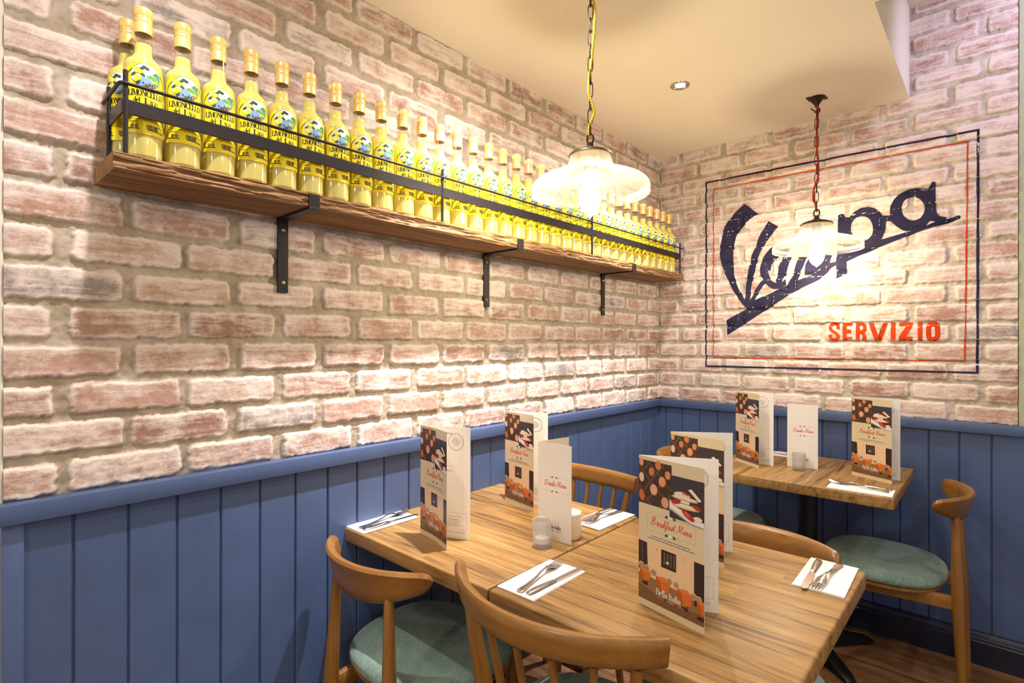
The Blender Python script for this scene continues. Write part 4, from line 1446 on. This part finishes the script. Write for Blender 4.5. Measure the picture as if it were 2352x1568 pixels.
def pendant(label, loc, zrose, cordmat, path, rs=1.0):
    """local z 0 = rim of the shade"""
    t = thing('pendant_lamp', label, 'lamp', loc, 0, 'glass pendant lamps hanging on chains')
    sh = MB()
    prof = [(.180, .0), (.1790, .004), (.1765, .0065), (.1795, .014), (.178, .024), (.172, .033), (.161, .041), (.145, .048), (.123, .0555), (.100, .0625), (.083, .070), (.0745, .080), (.0685, .091), (.0645, .102), (.0625, .112), (.0615, .119)]
    inn = [(r - .003, z) for (r, z) in reversed(prof)]
    sh.lathe(prof + inn, 240, closed=True, ripple=.0012)
    sh.build('glass_shade', M['shade'], t, smooth=25)
    g = MB()
    g.lathe([(.0, .1165), (.0655, .1165), (.067, .118), (.0655, .121), (.058, .127), (.040, .134), (.024, .139), (.015, .143), (.0105, .147), (.0095, .158), (.0, .158)], 56)
    cap = g.build('metal_gallery', M['bronze'], t, smooth=40)
    r = MB()
    r.tube([(.0115 * math.cos(2 * PI * k / 20), 0, .170 + .016 * math.sin(2 * PI * k / 20)) for k in range(20)], .0032, 8, closed=True)
    r.build('hanging_loop', M['bronze'], cap, smooth=60)
    h = MB()
    h.lathe([(0, .1165), (.020, .1165), (.021, .085), (.0185, .078), (.0, .078)], 32)
    h.build('lamp_holder', M['bronze'], t, smooth=40)
    b = MB()
    b.lathe([(.0135, .080), (.0145, .066), (.021, .045), (.029, .018), (.0325, -.008), (.0320, -.026), (.0265, -.046), (.016, -.060), (.006, -.067), (.003, -.071), (0, -.072)], 36)
    bulb = b.build('bulb', M['bulbglass'], t, smooth=60)
    f = MB()
    for k in range(7):
        a = 2 * PI * k / 7
        f.tube([(.006 * math.cos(a), .006 * math.sin(a), .040), (.0135 * math.cos(a + .2), .0135 * math.sin(a + .2), -.036)], .0016, 6)
        f.tube([(.0135 * math.cos(a + .2), .0135 * math.sin(a + .2), -.036), (.006 * math.cos(a + .9), .006 * math.sin(a + .9), .040)], .0016, 6)
    f.build('filament', M['filament'], bulb, smooth=60)
    top = zrose - loc[2] - (.052 if rs == 1.0 else .020)
    for pts in chain_links(.181, top):
        c = MB()
        c.tube(pts, .0017, 6, closed=True)
        c.build('chain_link', M['bronze'], t, smooth=60)
    co = MB()
    sm = smooth(path, 8)
    # 3 braided strands
    for s in range(3):
        pts = []
        n = len(sm) * 4
        for i in range(n):
            q = i / (n - 1) * (len(sm) - 1)
            a, fr = int(min(q, len(sm) - 2)), 0
            fr = q - a
            z = sm[a][1] + (sm[a + 1][1] - sm[a][1]) * fr
            x = sm[a][0] + (sm[a + 1][0] - sm[a][0]) * fr
            ph = z * 230 + s * 2 * PI / 3
            wob = math.sin(z * 30) * .004
            ax = Vector((rt.x, rt.y, 0)) * (x + .0022 * math.cos(ph)) + Vector((-fw.x, -fw.y, 0)) * (.004 + wob + .0022 * math.sin(ph))
            pts.append((ax.x, ax.y, z))
        co.tube(pts, .0023, 6)
    co.build('braided_cord', cordmat, t, smooth=60)
    ro = MB()
    zr = zrose - loc[2]
    ro.lathe([(r, zr - q * rs) for r, q in ((0, 0), (.034, 0), (.036, .002), (.034, .005), (.026, .009), (.019, .018), (.011, .030), (.0075, .036), (.0075, .042), (0, .042))], 40)
    for s in (-1, 1):
        ro.lathe([(0, zr), (.010, zr), (.010, zr - .0035), (0, zr - .0035)], 20, c=(s * .038 * rt.x, s * .038 * rt.y, 0))
    rose = ro.build('ceiling_rose', M['bronze'], t, smooth=40)
    if rs != 1.0:
        return t
    hk = MB()
    pts = [(0, zr - .040)] + [(.012 * math.cos(R(a)) + .002, zr - .055 + .013 * math.sin(R(a))) for a in (70, 30, -10, -50, -90, -130, -165)] + [(-.022, zr - .052), (-.026, zr - .046)]
    hk.tube([(rt.x * x, rt.y * x, z) for (x, z) in pts], .0028, 8)
    hk.build('hook', M['bronze'], rose, smooth=60)
    return t


def lamp_light(loc, power):
    ld = bpy.data.lights.new('bulb_or_fill_light', 'POINT')
    ld.energy = power
    ld.color = (1.0, 0.89, 0.68)
    ld.shadow_soft_size = 0.03
    o = bpy.data.objects.new('bulb_or_fill_light', ld)
    COL.objects.link(o)
    o.location = loc


L1, L2 = (0.580, -1.588, 1.787), (0.908, -0.275, 1.742)
pendant('pendant lamp on yellow cord, ribbed glass shade glowing over the double table', L1, ZC, M['cordY'],
        [(.0, .175), (-.004, .19), (-.003, .21), (.010, .245), (.006, .27), (-.006, .31), (-.004, .35), (.002, .40), (.006, .45), (.010, .50), (.014, .56), (.008, .60), (.0, .625)], .5)
pendant('pendant lamp on red cord, ribbed glass shade in front of the painted wall', L2, ZC, M['cordR'],
        [(.0, .175), (-.004, .19), (-.008, .21), (-.018, .225), (-.019, .26), (-.010, .295), (.002, .320), (.007, .35), (.006, .39), (.0, .43), (-.004, .48), (.0, .55), (.003, .61), (.002, .648)])
lamp_light((L1[0], L1[1], L1[2] - .01), LAMP * .55)
lamp_light((L2[0], L2[1], L2[2] - .01), LAMP * .46)

# ------------------------------------------------------------------ ceiling downlights and fill lamps
d = thing('recessed_downlight', 'round chrome downlight recessed in the cream ceiling', 'light fitting', (.505, -.797, ZC))
m = MB()
m.lathe([(.026, -.001), (.028, -.0035), (.034, -.0045), (.0395, -.003), (.0405, 0), (.026, 0)], 48)
m.build('trim_ring', M['chrome'], d, smooth=50)
m = MB()
m.lathe([(.026, -.0015), (.0245, -.0006), (.018, -.0004), (.017, -.0004)], 40)
m.build('gimbal', M['chrome'], d, smooth=50)
m = MB()
m.lathe([(.0, -.0026), (.014, -.0022), (.0205, -.0012), (.0205, -.0002), (0, -.0002)], 36)
m.build('lens', M['spotlens'], d, smooth=50)


def spot(loc, tgt, power, size, blend=0.6, col=(1.0, 0.925, 0.955), rad=0.02):
    ld = bpy.data.lights.new('downlight_or_fill_spot', 'SPOT')
    ld.energy = power
    ld.color = col
    ld.spot_size = R(size)
    ld.spot_blend = blend
    ld.shadow_soft_size = rad
    o = bpy.data.objects.new('downlight_or_fill_spot', ld)
    COL.objects.link(o)
    o.location = loc
    dv = Vector(tgt) - Vector(loc)
    o.rotation_euler = dv.to_track_quat('-Z', 'Y').to_euler()


# downlights along the brick wall, then unseen fill spots over the room
for (y, p) in ((-.797, 1.0), (-1.75, 1.0), (-2.66, .55)):
    spot((.505, y, ZC - .004), (.40, y, 0), DOWN * p * .38, 155, .7)
    spot((.505, y, ZC - .004), (-.05, y, 1.02), DOWN * (2.0 if y > -2 else .4), 66, 1.0)
for (x, y) in ((2.3, -1.2), (2.3, -2.6), (1.55, -3.6), (2.6, -4.2), (.8, -4.4)):  # unseen spots without fittings, added to lift the general room light
    spot((x, y, ZC - .004), (x, y, 0), DOWN * .42, 130, .9, (1.0, .90, .78), .05)
spot((1.95, -.55, 2.80), (1.60, 0, 2.35), DOWN * .32, 120, .9, (.66, .62, 1.0), .06)
# point lamps added out of view to fill the ceiling and walls
lamp_light((2.15, -2.25, 1.8), LAMP * .42)
lamp_light((.95, -4.0, 1.8), LAMP * .5)

w = bpy.data.worlds.new('world')
scene.world = w
w.use_nodes = True
bgn = w.node_tree.nodes['Background']
bgn.inputs[0].default_value = (.86, .84, 1.0, 1)
bgn.inputs[1].default_value = WORLD
vs = scene.view_settings
vs.view_transform = 'Standard'
vs.look = 'None'
vs.gamma = 1.0
vs.use_curve_mapping = False
vs.exposure = EXPO
scene.cycles.max_bounces = 10
scene.cycles.transparent_max_bounces = 24
scene.cycles.caustics_reflective = False
scene.cycles.caustics_refractive = False
scene.cycles.sample_clamp_indirect = 6
try:
    scene.cycles.use_denoising = True
except Exception:
    pass


# ------------------------------------------------------------------ tables
def make_table(label, loc, rz, sx, sy, top, group=None):
    t = thing('restaurant_table', label, 'table', loc, rz, group)
    m = MB()
    m.box(-sx / 2, sx / 2, -sy / 2, sy / 2, top - .042, top)
    m.build('table_top', M['table'], t, smooth=30, bevel=.005, bseg=3)
    c = MB()
    c.lathe([(0, .03), (.052, .03), (.050, .06), (.040, .075), (.038, .09), (.038, top - .07), (.050, top - .055), (0, top - .055)], 32)
    c.build('column', M['black'], t, smooth=35)
    p = MB()
    p.box(-.17, .17, -.17, .17, top - .055, top - .042)
    p.build('mounting_plate', M['black'], t, smooth=0, bevel=.002)
    for k in range(4):
        f = MB()
        rings = []
        for i in range(11):
            s = i / 10
            x = .02 + .27 * s
            hw = .034 - .012 * s
            zt = .075 - .045 * s ** 1.3 if i < 10 else .022
            zb = .012
            if i == 10:
                hw *= .8
            rings.append([(x, -hw, zb), (x, hw, zb), (x, hw, zt - .008), (x, hw * .55, zt), (x, -hw * .55, zt), (x, -hw, zt - .008)])
        f.loft(rings)
        fo = f.build('foot', M['black'], t, smooth=40)
        fo.rotation_euler = (0, 0, R(45 + 90 * k))
        g = MB()
        g.lathe([(0, 0), (.014, 0), (.014, .014), (0, .014)], 16, c=(.262, 0, 0))
        g.build('levelling_glide', M['black'], fo, smooth=40)
    return t


TA = make_table('oak table standing against the blue wall panelling, pushed up to a matching table', (.3165, -1.735, 0), 0, .629, .708, ZT)
TB = make_table('oak table with the largest menu, free right edge, pushed up to the wall-side table', (.9530, -1.735, 0), 0, .632, .708, ZT)
TC = make_table('small oak table in the corner below the painted wall', (.892, -.349, 0), R(90), .625, .696, ZT2)

# ------------------------------------------------------------------ chairs
def superel(rx, ry, p, n=44, sh=0.0):
    out = []
    for k in range(n):
        t = 2 * PI * k / n
        c, s = math.cos(t), math.sin(t)
        x = rx * (abs(c) ** (2 / p)) * (1 if c > 0 else -1)
        y = ry * (abs(s) ** (2 / p)) * (1 if s > 0 else -1)
        x *= 1 + sh * (y / ry)
        out.append((x, y))
    return out


def add_seat(t, zt=.470):
    m = MB()
    rings = []
    base = [(x, y - .020) for x, y in superel(.228, .210, 2.6, 52, .045)]
    for (k, z) in ((.90, zt - .048), (.975, zt - .046), (1.0, zt - .036), (1.0, zt - .028), (.985, zt - .018), (.95, zt - .010), (.88, zt - .005), (.7, zt - .001), (.4, zt), (.12, zt)):
        rings.append([(x * k, y * k, z) for x, y in base])
    m.loft(rings)
    m.build('seat_cushion', M['fabric'], t, smooth=70)
    m = MB()
    rings = []
    for (k, z) in ((.93, zt - .062), (.965, zt - .060), (.965, zt - .050), (.93, zt - .048)):
        rings.append([(x * k, y * k, z) for x, y in base])
    m.loft(rings)
    m.build('seat_board', M['chair'], t, smooth=40)


def leg(t, pts, rads, name='leg', n=14):
    m = MB()
    P, Q = [], []
    for i in range(len(pts) - 1):
        for k in range(6):
            s = k / 6
            P.append(Vector(pts[i]).lerp(Vector(pts[i + 1]), s))
            Q.append(rads[i] + (rads[i + 1] - rads[i]) * s)
    P.append(Vector(pts[-1]))
    Q.append(rads[-1])
    m.tube(P, Q, n)
    return m.build(name, M['chairz'], t, smooth=50)


def rail_box(t, a, b, h, w, name):
    a, b = Vector(a), Vector(b)
    d = (b - a).normalized()
    s = d.cross(Vector((0, 0, 1))).normalized() * (w / 2)
    u = Vector((0, 0, h / 2))
    m = MB()
    m.loft([[p - s - u, p + s - u, p + s + u, p - s + u] for p in (a, b)])
    return m.build(name, M['chair'], t, smooth=30, bevel=.003)


def curved_back(t, half, sag, ymid, prof, th, lean, name, round_ends, n=48, ins=.0):
    """prof(s) -> (z_bottom, z_top) for s in -1..1; the plan is an arc bulging to -y"""
    Rr = (half * half + sag * sag) / (2 * sag)
    am = math.asin(min(1, half / Rr))
    m = MB()
    rings = []
    for j in range(n + 1):
        s = -1 + 2 * j / n
        a = s * am
        nx, ny = math.sin(a), -math.cos(a)
        px, py = Rr * nx, ymid + Rr + Rr * ny
        zb, zt = prof(s)
        e = th
        if round_ends and abs(s) > .9:
            e = th * math.sqrt(max(.0, 1 - ((abs(s) - .9) / .1) ** 2)) * .85 + th * .15
        H = zt - zb
        ring = []
        r = min(.007, H * .3, e * .42)
        for (q, zz) in ((e / 2 - r, zb), (e / 2, zb + r), (e / 2, zb + H * .35), (e / 2, zb + H * .65), (e / 2, zt - r), (e / 2 - r, zt), (-e / 2 + r, zt), (-e / 2, zt - r), (-e / 2, zb + H * .65), (-e / 2, zb + H * .35), (-e / 2, zb + r), (-e / 2 + r, zb)):
            o = q + lean * (zz - .70) - ins * max(0.0, 1 - (zz - zb) / max(H, 1e-4)) * (1 - s * s)
            ring.append((px + nx * o, py + ny * o, zz))
        rings.append(ring)
    m.loft(rings)
    return m.build(name, M['chair'], t, smooth=50)


GC = 'wooden chairs around the tables'


def horn_chair(label, loc, rz):
    t = thing('dining_chair', label, 'chair', loc, rz, GC)
    add_seat(t)

    def prof(s):
        h = .042 + .060 * (1 - abs(s) ** 2.0)
        top = .772 - .004 * abs(s) ** 6
        e = max(0.0, (abs(s) - .88) / .12)
        k = 1 - math.sqrt(max(0.0, 1 - e * e))
        return (top - h + k * (h * .5 - .002), top - k * (h * .5 - .002))
    curved_back(t, .203, .092, -.282, prof, .025, .28, 'backrest', True, 64)
    for s in (-1, 1):
        leg(t, [(s * .114, -.257, .699), (s * .130, -.266, .40), (s * .147, -.283, 0)], [.0122, .0208, .0130])
        leg(t, [(s * .172, .150, .415), (s * .186, .172, 0)], [.0185, .0120])
        rail_box(t, (s * .128, -.262, .386), (s * .172, .150, .386), .048, .020, 'side_rail')
    rail_box(t, (-.172, .150, .388), (.172, .150, .388), .044, .020, 'front_rail')
    rail_box(t, (-.128, -.264, .376), (.128, -.264, .376), .040, .018, 'back_rail')
    return t


def spindle_chair(label, loc, rz, half=.226, sag=.103, ymid=-.274):
    t = thing('spindle_back_chair', label, 'chair', loc, rz, GC)
    add_seat(t)

    def prof(s):
        return (.775 + .004 * abs(s), .836)
    curved_back(t, half, sag, ymid, prof, .024, .20, 'top_rail', False, 40)
    Rr = (half ** 2 + sag ** 2) / (2 * sag)
    am = math.asin(half / Rr)
    for k in range(7):
        s = -.86 + 1.72 * k / 6
        a = s * am
        top = (Rr * math.sin(a), ymid + Rr - Rr * math.cos(a) - .016 * math.cos(a), .776)
        bx = top[0] * .74
        by = -.172 - .03 * (1 - (k - 3) ** 2 / 9)
        if k in (0, 6):
            sg = 1 if s > 0 else -1
            leg(t, [top, (sg * .158, -.178, .44), (sg * .182, -.235, 0)], [.0105, .0175, .0125], 'leg')
        else:
            leg(t, [top, ((top[0] + bx) / 2, (top[1] + by) / 2, .60), (bx, by, .432)], [.0070, .0098, .0080], 'spindle', 12)
    for s in (-1, 1):
        leg(t, [(s * .168, .150, .415), (s * .186, .180, 0)], [.0185, .0120])
        rail_box(t, (s * .158, -.175, .386), (s * .168, .150, .386), .044, .020, 'side_rail')
    rail_box(t, (-.168, .150, .388), (.168, .150, .388), .044, .020, 'front_rail')
    rail_box(t, (-.176, -.02, .20), (.176, -.02, .20), .026, .018, 'stretcher')
    for s in (-1, 1):
        rail_box(t, (s * .172, -.21, .20), (s * .178, .165, .20), .026, .018, 'stretcher')
    return t


horn_chair('wooden chair with horn-shaped back and green seat, tucked in beside the blue wall panelling', (.274, -1.945, 0), R(2.2))
spindle_chair('spindle-backed wooden chair with curved top rail, nearest the camera at the double table', (.848, -1.955, 0), R(2.75))
spindle_chair('spindle-backed wooden chair beyond the double table, half hidden by the drinks menu', (.300, -1.458, 0), R(180), .226, .036, -.258)
horn_chair('wooden chair, only its horn-shaped back showing beyond the free corner of the double table', (.990, -1.548, 0), R(180))
horn_chair('wooden chair with green seat pulled out at the right end of the small corner table', (1.140, -.322, 0), R(90))
horn_chair('wooden chair mostly hidden by menus, at the left end of the small corner table', (.490, -.300, 0), R(-90))

# ------------------------------------------------------------------ place settings
def strip(mb, st, zf, th=.0018):
    """stations (s, centre, half width) along +y; zf(s) gives the underside height"""
    rings = []
    for (s, c, hw) in st:
        z = zf(s)
        e = min(hw * .5, .0012)
        rings.append([(c - hw, s, z + th * .4), (c - hw + e, s, z), (c + hw - e, s, z), (c + hw, s, z + th * .4), (c + hw, s, z + th * .6), (c + hw - e, s, z + th), (c - hw + e, s, z + th), (c - hw, s, z + th * .6)])
    mb.loft(rings)


def make_fork(label, loc, rz, group):
    m = MB()

    def zf(s):
        return .0006 + .010 * max(0, (s - .085) / .055) ** 1 * (s > .085) * (s < .14) + (.010 if s >= .14 else 0) + .0 - (0.022 * max(0, (s - .132) / .06) ** 1.6 if s > .132 and s < .17 else 0) + (0 if s < .17 else -.0113 + .45 * (s - .17)) if s < .17 else .0006 + .0014 + .22 * (s - .17)
    # a gentle S: flat handle, raised neck, bowl dips, tines lift
    def z2(s):
        pts = [(0, .0022), (.03, .0012), (.085, .006), (.118, .0135), (.14, .0095), (.158, .004), (.178, .0035), (.205, .0085)]
        for (a, b), (c, d_) in zip(pts, pts[1:]):
            if s <= c:
                t = (s - a) / (c - a)
                t = t * t * (3 - 2 * t)
                return b + (d_ - b) * t
        return pts[-1][1]
    hw = [(0, .0052), (.004, .0085), (.012, .0092), (.04, .0072), (.08, .0046), (.11, .0032), (.125, .0036), (.135, .0075), (.145, .0108), (.155, .0122), (.163, .0124)]
    strip(m, [(s, 0, w) for s, w in hw], z2)
    for k in range(4):
        c = -.0096 + .0064 * k
        strip(m, [(.161, c, .0030), (.168, c, .0026), (.185, c, .0022), (.199, c, .0015), (.203, c, .0006)], z2)
    o = m.build('table_fork', M['steel'], None, smooth=50)
    o.location = loc
    o.rotation_euler = (0, 0, rz)
    return tag(o, label, 'fork', group)


def make_knife(label, loc, rz, group):
    m = MB()
    rings = []
    for (s, hw, h) in ((0, .005, .003), (.004, .0088, .0055), (.02, .0094, .0062), (.06, .0078, .0066), (.092, .0064, .006), (.097, .0052, .005)):
        rings.append([(-hw, s, h * .4), (-hw * .6, s, .0003), (hw * .6, s, .0003), (hw, s, h * .4), (hw * .6, s, h), (-hw * .6, s, h)])
    m.loft(rings)
    rings = []
    for (s, a, b) in ((.096, -.0048, .0048), (.104, -.0075, .0055), (.12, -.0092, .0062), (.17, -.0098, .0064), (.192, -.0092, .0058), (.203, -.0062, .0040), (.208, -.0015, .0010)):
        rings.append([(a, s, .0020), (b, s, .0012), (b, s, .0034), (a, s, .0024)])
    m.loft(rings)
    o = m.build('table_knife', M['steel'], None, smooth=50)
    o.location = loc
    o.rotation_euler = (0, 0, rz)
    return tag(o, label, 'knife', group)


def make_napkin(label, c, z, rz, sx, sy):
    m = MB()
    rng = random.Random(int(abs(c[0] * 1000)))
    for k in range(3):
        z0, z1 = .0002 + k * .0011, .0002 + k * .0011 + .0009
        j = [rng.uniform(-.0012, .0012) for _ in range(4)]
        n = 8
        rings = []
        for i in range(n + 1):
            y = -sy / 2 + sy * i / n
            q = .0006 * math.sin(i * 1.3 + k)
            rings.append([(-sx / 2 + j[0], y + j[2], z0), (0, y + j[2], z0), (sx / 2 + j[1], y + j[2], z0), (sx / 2 + j[1], y + j[2], z1), (0, y + j[2], z1 + abs(q) * (k == 2)), (-sx / 2 + j[0], y + j[2], z1)])
        m.loft(rings)
    o = m.build('paper_napkin', M['napkin'], None, smooth=30, bevel=.0003, bseg=1)
    o.location = (c[0], c[1], z)
    o.rotation_euler = (0, 0, rz)
    return tag(o, label, 'napkin', 'folded white napkins under the cutlery')


def ang(a, b):
    return math.atan2(-(b[0] - a[0]), b[1] - a[1])


GF, GK = 'forks laid on the napkins', 'knives laid on the napkins'
NAP = .0034
SET = [
    ('at the table corner touching the blue wall panelling', (.054, -1.981), 0, ZT, ((.062, -2.070), (.040, -1.87)), ((.084, -2.072), (.088, -1.86))),
    ('in front of the nearest spindle-backed chair', (.695, -1.961), R(1), ZT, ((.703, -2.057), (.672, -1.86)), ((.724, -2.052), (.736, -1.85))),
    ('behind the white drinks menu, near the far spindle-backed chair', (.560, -1.478), R(-2), ZT, ((.566, -1.374), (.551, -1.57)), ((.528, -1.372), (.521, -1.57))),
    ('at the free corner of the double table', (1.201, -1.480), R(2), ZT, ((1.213, -1.385), (1.199, -1.58)), ((1.166, -1.392), (1.178, -1.59))),
    ('on the front edge of the small corner table', (1.128, -.596), R(92), ZT2, ((1.218, -.590), (1.02, -.565)), ((1.222, -.555), (1.018, -.545))),
    ('between two menus at the back of the small corner table', (.690, -.115), R(93), ZT2, ((.600, -.100), (.80, -.105)), ((.600, -.130), (.80, -.140))),
]
for (w, c, rz, z, f, k) in SET:
    make_napkin('folded white napkin ' + w, c, z, rz, .108, .206)
    make_fork('steel fork on the napkin ' + w, (f[0][0], f[0][1], z + NAP), ang(*f), GF)
    make_knife('steel knife on the napkin ' + w, (k[0][0], k[0][1], z + NAP), ang(*k), GK)

# ------------------------------------------------------------------ candle holders and the sugar pot
def votive(label, loc):
    t = thing('candle_holder', label, 'candle holder', loc, 0, 'frosted candle holders')
    m = MB()
    m.lathe([(0, 0), (.0225, 0), (.0245, .002), (.0258, .03), (.0272, .074), (.0266, .0752), (.0250, .074), (.0238, .02), (.021, .012), (0, .011)], 48)
    m.build('frosted_glass_cup', M['frost'], t, smooth=45)
    w = MB()
    w.lathe([(0, .0115), (.0195, .0115), (.0200, .026), (.0185, .0265), (.0180, .0245), (0, .0245)], 36)
    wo = w.build('tealight', M['wax'], t, smooth=45)
    k = MB()
    k.tube([(0, 0, .024), (.0006, 0, .029), (.0016, 0, .0325)], .0007, 6)
    k.build('wick', M['black'], wo, smooth=50)
    return t


votive('frosted glass candle holder in front of the drinks menu on the double table', (.560, -1.797, ZT))
votive('frosted glass candle holder in front of the drinks menu on the small corner table', (.872, -.412, ZT2))
t = thing('sugar_pot', 'white glazed lidded pot half hidden behind the drinks menu on the double table', 'pot', (.578, -1.688, ZT))
m = MB()
m.lathe([(0, 0), (.028, 0), (.0315, .004), (.0335, .02), (.0340, .05), (.0325, .066), (.0330, .070), (0, .070)], 48)
m.build('pot_body', M['ceramic'], t, smooth=45)
m = MB()
m.lathe([(0, .0695), (.0345, .0695), (.0350, .073), (.0335, .077), (.022, .081), (.0, .0825)], 48)
m.build('pot_lid', M['ceramic'], t, smooth=45)
